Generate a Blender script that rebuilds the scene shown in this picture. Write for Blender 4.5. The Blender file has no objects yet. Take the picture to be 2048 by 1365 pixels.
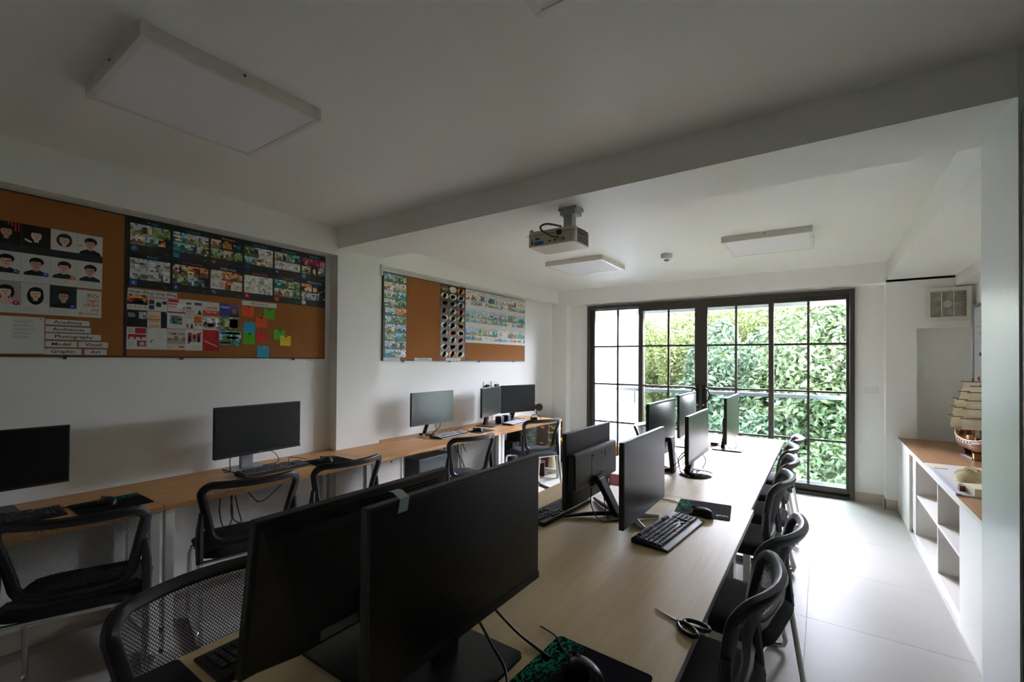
import bpy, bmesh, math, random
import numpy as np
from mathutils import Matrix, Vector
random.seed(7)
rng = np.random.default_rng(11)
R = math.radians
scene = bpy.context.scene
COL = scene.collection

# ------------------------------------------------------------------ camera, world, light, exposure
cd = bpy.data.cameras.new('camera')
cam = bpy.data.objects.new('camera', cd)
COL.objects.link(cam)
cd.sensor_fit = 'HORIZONTAL'
cd.sensor_width = 36.0
cd.lens = 901.226 / 2048 * 36.0
cd.shift_y = 30.5 / 2048
cd.clip_start = 0.02
yaw, pit, rol = .6027015, .0088101, -.0063762
RM = Matrix.Rotation(yaw, 3, 'Z') @ Matrix.Rotation(pit, 3, 'X') @ Matrix.Rotation(rol, 3, 'Y')
right, fwd, up = RM.col[0], RM.col[1], RM.col[2]
M = Matrix((right, up, -fwd)).transposed().to_4x4()
M.translation = Vector((0, 0, 1.5))
cam.matrix_world = M
scene.camera = cam

w = bpy.data.worlds.new('world')
scene.world = w
w.use_nodes = True
nt = w.node_tree
bg = nt.nodes['Background']
bg.inputs[0].default_value = (0.97, 0.97, 1.15, 1)
bg.inputs[1].default_value = 14.0

sd = bpy.data.lights.new('sun', 'SUN')
sd.energy = 1.0
sd.angle = R(6)
sd.color = (1.0, 0.95, 0.85)
sun = bpy.data.objects.new('sun', sd)
COL.objects.link(sun)
sun.rotation_euler = (R(38), 0, R(-20))

pd = bpy.data.lights.new('door_portal', 'AREA')
pd.shape = 'RECTANGLE'
pd.size = 3.1
pd.size_y = 2.25
pd.cycles.is_portal = True
po = bpy.data.objects.new('door_portal', pd)
COL.objects.link(po)
po.location = (-1.29, 6.26, 1.15)
po.rotation_euler = (R(-90), 0, 0)

vs = scene.view_settings
vs.view_transform = 'Standard'
vs.look = 'None'
vs.gamma = 1.0
vs.use_curve_mapping = False
vs.exposure = 3.0

scene.cycles.max_bounces = 20
scene.cycles.diffuse_bounces = 14
scene.cycles.glossy_bounces = 6
scene.cycles.transparent_max_bounces = 24
scene.cycles.transmission_bounces = 8
scene.cycles.sample_clamp_indirect = 12
scene.cycles.caustics_reflective = False
scene.cycles.caustics_refractive = False
scene.cycles.use_denoising = True

# ------------------------------------------------------------------ helpers
def lin(h):
    h = h.lstrip('#')
    o = []
    for i in (0, 2, 4):
        c = int(h[i:i + 2], 16) / 255
        o.append(c / 12.92 if c <= .04045 else ((c + .055) / 1.055) ** 2.4)
    return (*o, 1.0)

MATS = {}
def mat(name, color, rough=.5, metal=0.0, spec=.5, bump=None, noise=None, coat=0.0):
    """principled; bump=(scale,strength,distance); noise=(scale,other colour,amount,stretch)"""
    if name in MATS:
        return MATS[name]
    m = bpy.data.materials.new(name)
    m.use_nodes = True
    n, l = m.node_tree.nodes, m.node_tree.links
    b = n['Principled BSDF']
    b.inputs['Base Color'].default_value = lin(color)
    b.inputs['Roughness'].default_value = rough
    b.inputs['Metallic'].default_value = metal
    b.inputs['Specular IOR Level'].default_value = spec
    b.inputs['Coat Weight'].default_value = coat
    if bump or noise:
        tc = n.new('ShaderNodeTexCoord')
    if noise:
        mp = n.new('ShaderNodeMapping')
        mp.inputs['Scale'].default_value = noise[3]
        t = n.new('ShaderNodeTexNoise')
        t.inputs['Scale'].default_value = noise[0]
        t.inputs['Detail'].default_value = 6
        r = n.new('ShaderNodeValToRGB')
        r.color_ramp.elements[0].position = .35
        r.color_ramp.elements[1].position = .68
        r.color_ramp.elements[0].color = lin(color)
        c2 = lin(noise[1]); c1 = lin(color); a = noise[2]
        r.color_ramp.elements[1].color = tuple(c1[i] * (1 - a) + c2[i] * a for i in range(3)) + (1,)
        l.new(tc.outputs['Object'], mp.inputs[0])
        l.new(mp.outputs[0], t.inputs[0])
        l.new(t.outputs[0], r.inputs[0])
        l.new(r.outputs[0], b.inputs['Base Color'])
    if bump:
        t2 = n.new('ShaderNodeTexNoise')
        t2.inputs['Scale'].default_value = bump[0]
        t2.inputs['Detail'].default_value = 4
        bp = n.new('ShaderNodeBump')
        bp.inputs['Strength'].default_value = bump[1]
        bp.inputs['Distance'].default_value = bump[2]
        l.new(tc.outputs['Object'], t2.inputs[0])
        l.new(t2.outputs[0], bp.inputs['Height'])
        l.new(bp.outputs[0], b.inputs['Normal'])
    MATS[name] = m
    return m

def print_mat():
    m = bpy.data.materials.new('printed_paper')
    m.use_nodes = True
    n, l = m.node_tree.nodes, m.node_tree.links
    a = n.new('ShaderNodeVertexColor')
    a.layer_name = 'Col'
    b = n['Principled BSDF']
    b.inputs['Roughness'].default_value = .45
    b.inputs['Specular IOR Level'].default_value = .3
    l.new(a.outputs[0], b.inputs['Base Color'])
    return m
PRINT = print_mat()

def glass_mat(name, tint, refl=1.0):
    m = bpy.data.materials.new(name)
    m.use_nodes = True
    n, l = m.node_tree.nodes, m.node_tree.links
    n.remove(n['Principled BSDF'])
    out = n['Material Output']
    tr = n.new('ShaderNodeBsdfTransparent')
    tr.inputs[0].default_value = lin(tint)
    gl = n.new('ShaderNodeBsdfGlossy')
    gl.inputs['Roughness'].default_value = .02
    fr = n.new('ShaderNodeFresnel')
    fr.inputs[0].default_value = 1.35
    mx = n.new('ShaderNodeMixShader')
    l.new(fr.outputs[0], mx.inputs[0])
    l.new(tr.outputs[0], mx.inputs[1])
    l.new(gl.outputs[0], mx.inputs[2])
    l.new(mx.outputs[0], out.inputs[0])
    return m

def mesh_fabric():
    m = bpy.data.materials.new('chair_mesh_fabric')
    m.use_nodes = True
    n, l = m.node_tree.nodes, m.node_tree.links
    b = n['Principled BSDF']
    b.inputs['Base Color'].default_value = lin('#101011')
    b.inputs['Roughness'].default_value = .7
    out = n['Material Output']
    uv = n.new('ShaderNodeUVMap')
    sx = n.new('ShaderNodeSeparateXYZ')
    l.new(uv.outputs[0], sx.inputs[0])
    def math_(op, a, bb=None):
        k = n.new('ShaderNodeMath'); k.operation = op
        for i, v in enumerate((a, bb)):
            if v is None: continue
            if isinstance(v, (int, float)): k.inputs[i].default_value = v
            else: l.new(v, k.inputs[i])
        return k.outputs[0]
    F = math.pi / .0085
    s = math_('ADD', sx.outputs[0], math_('MULTIPLY', sx.outputs[1], .8))
    d = math_('SUBTRACT', sx.outputs[0], math_('MULTIPLY', sx.outputs[1], .8))
    a1 = math_('ABSOLUTE', math_('SINE', math_('MULTIPLY', s, F)))
    a2 = math_('ABSOLUTE', math_('SINE', math_('MULTIPLY', d, F)))
    hole = math_('GREATER_THAN', math_('MINIMUM', a1, a2), .42)
    tr = n.new('ShaderNodeBsdfTransparent')
    mx = n.new('ShaderNodeMixShader')
    l.new(hole, mx.inputs[0])
    l.new(b.outputs[0], mx.inputs[1])
    l.new(tr.outputs[0], mx.inputs[2])
    l.new(mx.outputs[0], out.inputs[0])
    return m

def tag(o, label=None, cat=None, group=None, kind=None):
    if label: o['label'] = label
    if cat: o['category'] = cat
    if group: o['group'] = group
    if kind: o['kind'] = kind
    return o

def thing(name, label, cat, loc=(0, 0, 0), rz=0.0, group=None, kind=None):
    o = bpy.data.objects.new(name, None)
    o.empty_display_size = .05
    COL.objects.link(o)
    o.location = loc
    o.rotation_euler = (0, 0, rz)
    return tag(o, label, cat, group, kind)

def dup(root, loc, rz, label, name=None):
    def cp(o, parent):
        c = o.copy(); COL.objects.link(c)
        if parent is not None: c.parent = parent
        for ch in o.children: cp(ch, c)
        return c
    c = cp(root, None)
    c.location = loc; c.rotation_euler = (0, 0, rz); c['label'] = label
    return c

class MB:
    """collects shapes, builds ONE mesh object"""
    def __init__(s): s.v, s.f, s.uv = [], [], None
    def add(s, vs, fs):
        o = len(s.v); s.v += [tuple(p) for p in vs]; s.f += [tuple(i + o for i in f) for f in fs]; return s
    def box(s, x0, y0, z0, x1, y1, z1):
        v = [(x, y, z) for z in (z0, z1) for y in (y0, y1) for x in (x0, x1)]
        return s.add(v, [(0, 2, 3, 1), (4, 5, 7, 6), (0, 1, 5, 4), (2, 6, 7, 3), (0, 4, 6, 2), (1, 3, 7, 5)])
    def hexa(s, p):
        return s.add(p, [(0, 3, 2, 1), (4, 5, 6, 7), (0, 1, 5, 4), (1, 2, 6, 5), (2, 3, 7, 6), (3, 0, 4, 7)])
    def prism(s, poly, a, b, ax='z'):
        """extrude 2-D polygon between a and b along ax"""
        def P(u, v, t): return {'z': (u, v, t), 'x': (t, u, v), 'y': (u, t, v)}[ax]
        n = len(poly)
        v = [P(*p, a) for p in poly] + [P(*p, b) for p in poly]
        return s.add(v, [tuple(range(n))[::-1], tuple(range(n, 2 * n))] + [(i, (i + 1) % n, n + (i + 1) % n, n + i) for i in range(n)])
    def tube(s, path, r, seg=8, closed=False, sx=1.0, sy=1.0):
        P = [Vector(p) for p in path]; n = len(P)
        rs = r if isinstance(r, (list, tuple)) else [r] * n
        rings = []; prev = None
        for i in range(n):
            if closed: t = P[(i + 1) % n] - P[i - 1]
            else: t = P[min(i + 1, n - 1)] - P[max(i - 1, 0)]
            t.normalize()
            if prev is None:
                a = Vector((0, 0, 1)) if abs(t.z) < .9 else Vector((1, 0, 0))
                u = t.cross(a).normalized()
            else:
                u = (prev - t * prev.dot(t)).normalized()
            prev = u; vv = t.cross(u)
            rings.append([P[i] + (u * math.cos(2 * math.pi * k / seg) * sx + vv * math.sin(2 * math.pi * k / seg) * sy) * rs[i] for k in range(seg)])
        vs = [p for rg in rings for p in rg]; fs = []
        for i in range(n if closed else n - 1):
            j = (i + 1) % n
            for k in range(seg):
                k2 = (k + 1) % seg
                fs.append((i * seg + k, i * seg + k2, j * seg + k2, j * seg + k))
        if not closed:
            fs.append(tuple(range(seg))[::-1]); fs.append(tuple((n - 1) * seg + k for k in range(seg)))
        return s.add(vs, fs)
    def lathe(s, prof, cx=0, cy=0, seg=20, z0=0, ax='z', sx=1, sy=1):
        vs = []; n = len(prof)
        for r, z in prof:
            for k in range(seg):
                a = 2 * math.pi * k / seg
                u, v = r * math.cos(a) * sx, r * math.sin(a) * sy
                vs.append({'z': (cx + u, cy + v, z0 + z), 'y': (cx + u, cy + z, z0 + v), 'x': (cx + z, cy + u, z0 + v)}[ax])
        fs = [(i * seg + k, i * seg + (k + 1) % seg, (i + 1) * seg + (k + 1) % seg, (i + 1) * seg + k) for i in range(n - 1) for k in range(seg)]
        fs += [tuple(range(seg))[::-1], tuple((n - 1) * seg + k for k in range(seg))]
        return s.add(vs, fs)
    def rbox(s, x0, y0, z0, x1, y1, z1, r, seg=4, ax='z'):
        """box with rounded corners in the plane across ax"""
        def rp(a0, b0, a1, b1):
            o = []
            for cx, cy, st in ((a1 - r, b1 - r, 0), (a0 + r, b1 - r, 90), (a0 + r, b0 + r, 180), (a1 - r, b0 + r, 270)):
                for k in range(seg + 1):
                    t = R(st + 90 * k / seg); o.append((cx + r * math.cos(t), cy + r * math.sin(t)))
            return o
        if ax == 'z': return s.prism(rp(x0, y0, x1, y1), z0, z1, 'z')
        if ax == 'y': return s.prism(rp(x0, z0, x1, z1)[::-1], y0, y1, 'y')
        return s.prism(rp(y0, z0, y1, z1), x0, x1, 'x')
    def build(s, name, m, parent=None, smooth=False, bevel=0, loc=None, rot=None, subsurf=0, label=None):
        me = bpy.data.meshes.new(name)
        me.from_pydata(s.v, [], s.f)
        me.update()
        if smooth:
            me.shade_smooth()
            me.set_sharp_from_angle(angle=R(40))
        me.materials.append(m)
        o = bpy.data.objects.new(name, me)
        COL.objects.link(o)
        if parent is not None: o.parent = parent
        if loc: o.location = loc
        if rot: o.rotation_euler = rot
        if bevel:
            b = o.modifiers.new('bevel', 'BEVEL'); b.width = bevel; b.segments = 2; b.limit_method = 'ANGLE'; b.angle_limit = R(40)
        if subsurf:
            b = o.modifiers.new('subsurf', 'SUBSURF'); b.levels = b.render_levels = subsurf
        if label: o['label'] = label
        return o

def box(name, m, x0, y0, z0, x1, y1, z1, parent=None, bevel=0, label=None):
    return MB().box(x0, y0, z0, x1, y1, z1).build(name, m, parent, bevel=bevel, label=label)

def struct(o): o['kind'] = 'structure'; return o

def bez(pts, n=10):
    """Catmull-Rom through points"""
    P = [Vector(p) for p in pts]; P = [2 * P[0] - P[1]] + P + [2 * P[-1] - P[-2]]
    out = []
    for i in range(1, len(P) - 2):
        for k in range(n):
            t = k / n
            out.append(.5 * ((2 * P[i]) + (P[i + 1] - P[i - 1]) * t + (2 * P[i - 1] - 5 * P[i] + 4 * P[i + 1] - P[i + 2]) * t * t + (3 * P[i] - P[i - 1] - 3 * P[i + 1] + P[i + 2]) * t ** 3))
    out.append(P[-2]); return out

# ------------------------------------------------------------------ materials
wall_m = mat('wall_paint', '#e9eae6', .55, spec=.3, bump=(60, .05, .004))
ceil_m = mat('ceiling_paint', '#e8e9e5', .55, spec=.12, bump=(90, .12, .004))
tile_m = mat('floor_tile', '#aca9a3', .4, spec=.1, noise=(3, '#a5a19b', .5, (1, 1, 1)))
grout_m = mat('grout', '#8e8a82', .8)
base_m = mat('baseboard_tile', '#bfb5a2', .35)
frame_m = mat('door_aluminium', '#46413b', .42, metal=.3)
steel_m = mat('chrome', '#c8c6c2', .16, metal=1.0)
satin_m = mat('satin_steel', '#b9b8b4', .32, metal=1.0)
black_m = mat('black_plastic', '#151517', .42, spec=.4)
blackm_m = mat('matte_black_plastic', '#0f0f10', .6, spec=.3)
grey_m = mat('charcoal_plastic', '#2a2c2d', .45)
backp_m = mat('monitor_back_plastic', '#26292a', .38, spec=.5)
screen_m = mat('dark_screen', '#060708', .30, spec=.5)
white_m = mat('white_laminate', '#e3e1dc', .35)
whitem_m = mat('white_metal', '#dededb', .35)
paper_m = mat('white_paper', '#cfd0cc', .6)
fabric_m = mat('black_seat_fabric', '#17181b', .85, bump=(400, .3, .002))
bfabric_m = mat('slate_seat_fabric', '#343d4a', .85, bump=(400, .3, .002))
chairp_m = mat('chair_frame_plastic', '#1c1d1f', .38, spec=.5)
cable_m = mat('cable_rubber', '#121214', .5)
MESHF = mesh_fabric()
desk_m = mat('oak_laminate', '#c8955f', .45, noise=(7, '#a8743f', .55, (6, .5, 6)))
table_m = mat('maple_laminate', '#dcc499', .42, spec=.3, noise=(9, '#cbb184', .5, (7, .45, 7)), bump=(120, .03, .002))
cork_m = mat('cork_board', '#9c622b', .9, noise=(160, '#8a5424', .6, (1, 1, 1)), bump=(260, .3, .002))
GLASS = glass_mat('window_glass', '#fafcfb')
RGLASS = glass_mat('railing_glass', '#f0f8f5')

# ------------------------------------------------------------------ room shell
XL, XF, YB, YD = -3.39, -3.284, -2.6, 6.17
fl = struct(MB().box(-3.6, YB, -.06, 1.4, 6.3, -.004).build('floor', grout_m))
tile_mesh = None
for i in range(-4, 2):
    for j in range(-8, 4):
        x0, y0 = -.075 + .8 * i, 3.18 + .8 * j
        x1, y1 = min(x0 + .8, 1.25), min(y0 + .8, 6.19)
        x0, y0 = max(x0, -3.42), max(y0, YB)
        if x1 - x0 < .05 or y1 - y0 < .05: continue
        g = .0012
        MB().box(x0 + g, y0 + g, -.012, x1 - g, y1 - g, 0).build('floor_tile', tile_m, fl)

struct(box('ceiling', ceil_m, -3.6, YB, 2.58, 1.4, 2.45, 2.7))
struct(box('ceiling_window_bay', ceil_m, -3.6, 2.45, 2.545, 1.4, 6.3, 2.7))
wl = MB().box(-3.6, YB, 0, XL, 6.3, 2.6).build('wall_left', wall_m); struct(wl)
struct(MB().box(XL - .01, 2.235, 0, XF, 2.67, 2.6).build('wall_left_pillar', wall_m))
struct(MB().box(XL - .01, YB, 2.355, XF, 2.235, 2.6).box(XL - .01, 2.67, 2.355, XF, 6.0, 2.6).build('trim_1', wall_m))          # beam over the left wall
struct(MB().box(XF, 2.235, 2.41, .55, 2.67, 2.6).build('trim_2', wall_m))       # cross beam
struct(MB().box(-3.6, 6.0, 2.328, 1.4, 6.35, 2.6).build('trim_3', wall_m))            # beam over the door
struct(MB().box(.55, 2.67, 2.35, 1.4, 6.1, 2.6).build('trim_4', wall_m))              # beam on the right
struct(MB().box(1.06, 2.67, 2.246, 1.4, 6.1, 2.36).build('trim_5', wall_m))
struct(MB().box(XL - .01, 6.0, 0, -3.15, 6.3, 2.34).build('wall_left_corner_pillar', wall_m))
fw = MB()
fw.box(-3.6, YD, 0, -2.87, 6.35, 2.6); fw.box(.293, YD, 0, .6, 6.35, 2.6); fw.box(-2.9, YD, 2.302, .3, 6.35, 2.6)
struct(fw.build('wall_front', wall_m))
fp = MB()
fp.box(.54, 6.0, 0, .78, 6.35, 2.36); fp.box(.78, 6.0, 1.845, 1.4, 6.35, 2.36); fp.box(.78, 6.16, 0, 1.4, 6.35, 1.85)
struct(fp.build('wall_front_niche', wall_m))
struct(box('wall_right', wall_m, 1.2, YB, 0, 1.4, 6.2, 2.6))
struct(box('wall_right_pillar', mat('pillar_gloss_paint', '#cfd5d0', .3, spec=.5, bump=(45, .12, .004)), .55, 2.232, 0, 1.25, 2.67, 2.6))
struct(box('wall_back', wall_m, -3.6, YB - .15, 0, 1.4, YB, 2.6))
bl = MB(); bl.box(.293, YD - .012, 0, .54, YD, .1); bl.box(.528, 5.988, 0, .54, YD, .1); bl.box(.528, 5.988, 0, .78, 6.0, .1)
struct(bl.build('baseboard_front', base_m, bevel=.002))
b2 = MB(); b2.box(XL, YB, 0, XL + .012, 2.235, .1); b2.box(XL, 2.67, 0, XL + .012, 6.0, .1); b2.box(XF, 2.235, 0, XF + .012, 2.67, .1)
b2.box(XL, 5.988, 0, -3.138, 6.0, .1); b2.box(-3.15, 6.0, 0, -3.138, 6.17, .1); b2.box(-3.138, 6.158, 0, -2.87, YD, .1)
struct(b2.build('baseboard_left', base_m, bevel=.002))
# dark frame of the entrance door against the near side of the right pillar
d2 = thing('door_2', 'dark brown entrance door frame beside the right pillar', 'door frame', (.552, 2.225, 0), kind='structure')
d2m = mat('dark_door_wood', '#2a211c', .5)
MB().box(.004, -.09, 0, .07, .007, 2.355).build('jamb', d2m, d2, bevel=.003)
MB().box(.07, -.075, 0, .648, -.035, 2.3).build('door_panel', d2m, d2, bevel=.003)

# ------------------------------------------------------------------ sliding glass door
dr = thing('door_1', 'wide dark framed sliding glass door to the balcony', 'door', (0, 0, 0), kind='structure')
f = MB()
f.box(-2.87, 6.13, 0, -2.825, 6.25, 2.302); f.box(.248, 6.13, 0, .293, 6.25, 2.302)
f.box(-2.825, 6.13, 2.25, .248, 6.25, 2.302); f.box(-2.825, 6.13, 0, .248, 6.25, .03)
f.box(-2.825, 6.185, .03, .248, 6.19, .045)
f.build('door_frame', frame_m, dr, bevel=.003)
leaves = [(-2.825, -2.033, .052, .063, 6.205, -2.42, 2.232), (-2.096, -1.28, .063, .076, 6.15, -1.69, 2.19), (-1.28, -.471, .076, .054, 6.15, -.874, 2.19), (-.525, .248, .054, .03, 6.205, -.13, 2.2)]
for li, (x0, x1, sl, sr, yc, xm, zt) in enumerate(leaves):
    lf = MB()
    a, b = yc - .02, yc + .02
    lf.box(x0, a, .032, x0 + sl, b, 2.25); lf.box(x1 - sr, a, .032, x1, b, 2.25)
    lf.box(x0 + sl, a, .032, x1 - sr, b, .105); lf.box(x0 + sl, a, zt, x1 - sr, b, 2.25)
    L = lf.build('door_leaf', frame_m, dr, bevel=.002)
    MB().box(xm - .0125, yc - .012, .105, xm + .0125, yc + .012, zt).build('glazing_bar', frame_m, L, bevel=.001)
    zs = [.105, .615, 1.163, 1.707, zt]
    for z in zs[1:4]:
        MB().box(x0 + sl, yc - .0115, z - .012, x1 - sr, yc + .0115, z + .012).build('glazing_bar', frame_m, L, bevel=.001)
    for k in range(4):
        for (xa, xb) in ((x0 + sl, xm - .0125), (xm + .0125, x1 - sr)):
            MB().box(xa, yc - .003, zs[k] + (.012 if k else 0), xb, yc + .003, zs[k + 1] - (.012 if k < 3 else 0)).build('pane', GLASS, L)
    if li in (1, 2):
        s = 1 if li == 1 else -1
        xc = -1.318 if li == 1 else -1.242
        h = MB(); h.box(xc - .018, a - .008, .9, xc + .018, a, 1.2)
        arc = [(xc + .0 - s * .075 * math.sin(t), a - .035, 1.07 + .095 * math.cos(t)) for t in np.linspace(0, math.pi, 12)]
        h.tube([(xc, a, 1.165)] + arc + [(xc, a, .975)], .0085, 8)
        h.build('handle', mat('handle_black', '#201f1e', .3, metal=.5), L, smooth=True)
        MB().lathe([(.011, 0), (.011, -.012), (.006, -.014)], xc, a - .008, 12, .945, 'y').build('lock_cylinder', steel_m, L, smooth=True)
    if li == 3:
        h = MB(); h.rbox(.226, a - .016, .94, .246, a, 1.13, .008, ax='y'); h.build('handle', mat('handle_black2', '#3a3632', .4, metal=.4), L)

# ------------------------------------------------------------------ balcony and the outside
out_m = mat('outside_plaster', '#a2a5a5', .8)
struct(box('balcony_floor', mat('balcony_tile', '#c9c6bf', .5), -5, 6.3, -.2, 2.5, 6.82, -.03))
struct(box('balcony_roof', out_m, -5, 6.35, 2.36, 2.5, 6.86, 2.55))
struct(box('balcony_roof_edge', out_m, -5, 6.72, 2.21, 2.5, 6.86, 2.4))
for k, x in enumerate((-2.63, -1.0)):
    dl = thing('balcony_downlight', ('square grey balcony lamp at the left above the white neighbour wall', 'square grey balcony lamp above the middle of the glass door')[k], 'ceiling lamp', (x, 6.58, 2.36), group='balcony downlights')
    MB().box(-.065, -.05, -.045, .065, .05, 0).build('lamp_housing', mat('lamp_grey', '#8f9598', .5, metal=.4), dl, bevel=.004)
    MB().box(-.05, -.035, -.049, .05, .035, -.045).build('lamp_lens', mat('lamp_lens', '#cfd2d2', .3), dl)
rl = thing('balcony_railing', 'glass balcony railing with grey steel top rail', 'railing', (0, 6.7, -.03))
railm = mat('rail_steel', '#7f8a92', .4, metal=.6)
MB().box(-3.02, -.025, 1.075, 2.4, .025, 1.125).build('top_rail', railm, rl, bevel=.006)
for i, x in enumerate((-2.95, -1.75, -.55, .65, 1.85)):
    MB().box(x + .01, -.005, .06, min(x + 1.19, 2.4), .005, 1.075).build('glass_panel', RGLASS, rl)
MB().box(-3.02, -.03, 0, 2.4, .03, .06).build('bottom_channel', railm, rl)

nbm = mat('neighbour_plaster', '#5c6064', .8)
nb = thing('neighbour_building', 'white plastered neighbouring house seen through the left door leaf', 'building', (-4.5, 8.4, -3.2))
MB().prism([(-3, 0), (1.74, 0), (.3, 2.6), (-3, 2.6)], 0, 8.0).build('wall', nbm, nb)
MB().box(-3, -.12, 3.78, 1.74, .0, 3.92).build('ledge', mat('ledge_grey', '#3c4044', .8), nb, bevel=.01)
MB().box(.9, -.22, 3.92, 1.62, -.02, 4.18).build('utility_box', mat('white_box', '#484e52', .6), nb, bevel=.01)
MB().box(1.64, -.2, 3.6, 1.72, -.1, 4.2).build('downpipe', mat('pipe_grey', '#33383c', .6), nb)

ob = thing('plastic_tub', 'orange plastic tub on the balcony behind the glass', 'tub', (-2.56, 6.5, -.03))
om = mat('orange_plastic', '#f08a12', .45)
MB().hexa([(-.16, -.1, 0), (.16, -.1, 0), (.16, .1, 0), (-.16, .1, 0), (-.2, -.13, .26), (.2, -.13, .26), (.2, .13, .26), (-.2, .13, .26)]).build('tub_body', om, ob, bevel=.012)
rm = MB(); rm.tube([(-.2, -.13, .26), (.2, -.13, .26), (.2, .13, .26), (-.2, .13, .26)], .012, 6, closed=True); rm.build('rim', om, ob, smooth=True)

gr = MB(); gr.add([(-40, 6.9, -3.2), (40, 6.9, -3.2), (40, 60, -3.2), (-40, 60, -3.2)], [(0, 1, 2, 3)])
struct(gr.build('ground', mat('ground_earth', '#6e7a55', .95, noise=(2, '#8a8f6c', .7, (1, 1, 1)))))

def leaf_mat(name, c1, c2, c3):
    m = bpy.data.materials.new(name)
    m.use_nodes = True
    n, l = m.node_tree.nodes, m.node_tree.links
    n.remove(n['Principled BSDF'])
    out = n['Material Output']
    tc = n.new('ShaderNodeTexCoord')
    t = n.new('ShaderNodeTexNoise'); t.inputs['Scale'].default_value = 5; t.inputs['Detail'].default_value = 8; t.inputs['Roughness'].default_value = .8
    r = n.new('ShaderNodeValToRGB')
    r.color_ramp.elements[0].position = .3; r.color_ramp.elements[0].color = lin(c1)
    r.color_ramp.elements[1].position = .72; r.color_ramp.elements[1].color = lin(c3)
    e = r.color_ramp.elements.new(.5); e.color = lin(c2)
    l.new(tc.outputs['Object'], t.inputs[0]); l.new(t.outputs[0], r.inputs[0])
    d = n.new('ShaderNodeBsdfDiffuse'); tl = n.new('ShaderNodeBsdfTranslucent'); mx = n.new('ShaderNodeMixShader'); mx.inputs[0].default_value = .45
    g = n.new('ShaderNodeBsdfGlossy'); g.inputs['Roughness'].default_value = .45; mx2 = n.new('ShaderNodeMixShader'); mx2.inputs[0].default_value = .012
    l.new(r.outputs[0], d.inputs[0]); l.new(r.outputs[0], tl.inputs[0])
    l.new(d.outputs[0], mx.inputs[1]); l.new(tl.outputs[0], mx.inputs[2])
    l.new(mx.outputs[0], mx2.inputs[1]); l.new(g.outputs[0], mx2.inputs[2])
    l.new(mx2.outputs[0], out.inputs[0])
    return m
LEAF_A = leaf_mat('broad_leaf', '#1f2a1a', '#303d26', '#4a5637')
LEAF_B = leaf_mat('fine_leaf', '#2c351a', '#3f4926', '#5b603c')
LEAF_C = leaf_mat('blue_green_leaf', '#1e2b1f', '#2e3e2d', '#46563f')
bark_m = mat('tree_bark', '#5a5145', .9, bump=(30, .6, .02))

def foliage(name, m, parent, blobs, n, size):
    """n leaves spread over the shells of ellipsoid blobs (cx,cy,cz,rx,ry,rz), local coordinates"""
    B = np.array(blobs, float)
    vol = (B[:, 3] * B[:, 4] + B[:, 4] * B[:, 5] + B[:, 3] * B[:, 5])
    idx = rng.choice(len(B), n, p=vol / vol.sum())
    d = rng.normal(size=(n, 3)); d /= np.linalg.norm(d, axis=1)[:, None]
    rad = rng.uniform(.55, 1.05, n) ** .6
    c = B[idx, :3] + d * B[idx, 3:] * rad[:, None]
    nn = d * .6 + rng.normal(size=(n, 3)) * .55 + np.array([0, -.25, .45]); nn /= np.linalg.norm(nn, axis=1)[:, None]
    a = rng.normal(size=(n, 3)); u = np.cross(nn, a); u /= np.linalg.norm(u, axis=1)[:, None]; v = np.cross(nn, u)
    s = size * rng.uniform(.6, 1.25, n)[:, None]
    V = np.stack([c - u * s, c + v * s * .42 + nn * s * .12, c + u * s, c - v * s * .42 + nn * s * .12], 1).reshape(-1, 3)
    F = np.arange(4 * n).reshape(n, 4)
    F = np.concatenate([F[:, [0, 1, 2]], F[:, [0, 2, 3]]])
    me = bpy.data.meshes.new(name)
    me.vertices.add(len(V)); me.vertices.foreach_set('co', V.ravel())
    me.loops.add(F.size); me.loops.foreach_set('vertex_index', F.ravel())
    me.polygons.add(len(F)); me.polygons.foreach_set('loop_start', np.arange(0, F.size, 3)); me.polygons.foreach_set('loop_total', np.full(len(F), 3))
    me.update(); me.validate()
    me.materials.append(m)
    o = bpy.data.objects.new(name, me); COL.objects.link(o); o.parent = parent
    o['kind'] = 'stuff'
    return o

def tree(label, loc, h, crown, n, size, m, nb=14, name='tree'):
    t = thing(name, label, 'tree', loc, group='trees beyond the balcony')
    (w_, d_, h0, h1) = crown
    bl = []
    for i in range(nb):
        q = rng.uniform(.26, .42)
        gx = (i * .618034) % 1.0; gz = (i + .5) / nb
        bl.append(((gx * 2 - 1) * w_ * .8, rng.uniform(-1, 1) * d_ * .6, h0 + .15 + gz * (h1 - h0 - .4), w_ * q * 1.05, d_ * q * 1.1, max(.35, (h1 - h0) * q * .5)))
    tr = MB(); tr.tube(bez([(0, 0, 0), (.08, .02, h0 * .6 + .3), (-.05, .05, (h0 + h1) / 2), (.05, 0, h1 - .5)], 5), [.16 - .006 * i for i in range(16)], 8)
    tr.build('trunk', bark_m, t, smooth=True)
    for i in range(4):
        b = bl[i]; z = (h0 + h1) / 2 - .4
        br = MB(); br.tube(bez([(0, .03, z), (b[0] * .5, b[1] * .5, (z + b[2]) / 2 + .15), (b[0], b[1], b[2])], 5), [.06 - .004 * k for k in range(11)], 6)
        br.build('branch', bark_m, t, smooth=True)
    foliage('foliage', m, t, bl, n, size)
    return t
G = -3.2
tree('broad leaved tree right behind the railing at the right door leaf', (.15, 9.9, G), 5, (1.35, .8, .3, 5.5), 28900, 0.078, LEAF_A, 26)
tree('broad leaved tree behind the railing at the third door leaf', (-1.6, 10.2, G), 5, (1.25, .8, .3, 5.2), 27200, 0.075, LEAF_C, 26)
tree('yellow green tree behind the second door leaf', (-3.1, 11.6, G), 5, (1.0, .8, .5, 5.6), 22400, 0.058, LEAF_B, 20)
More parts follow.
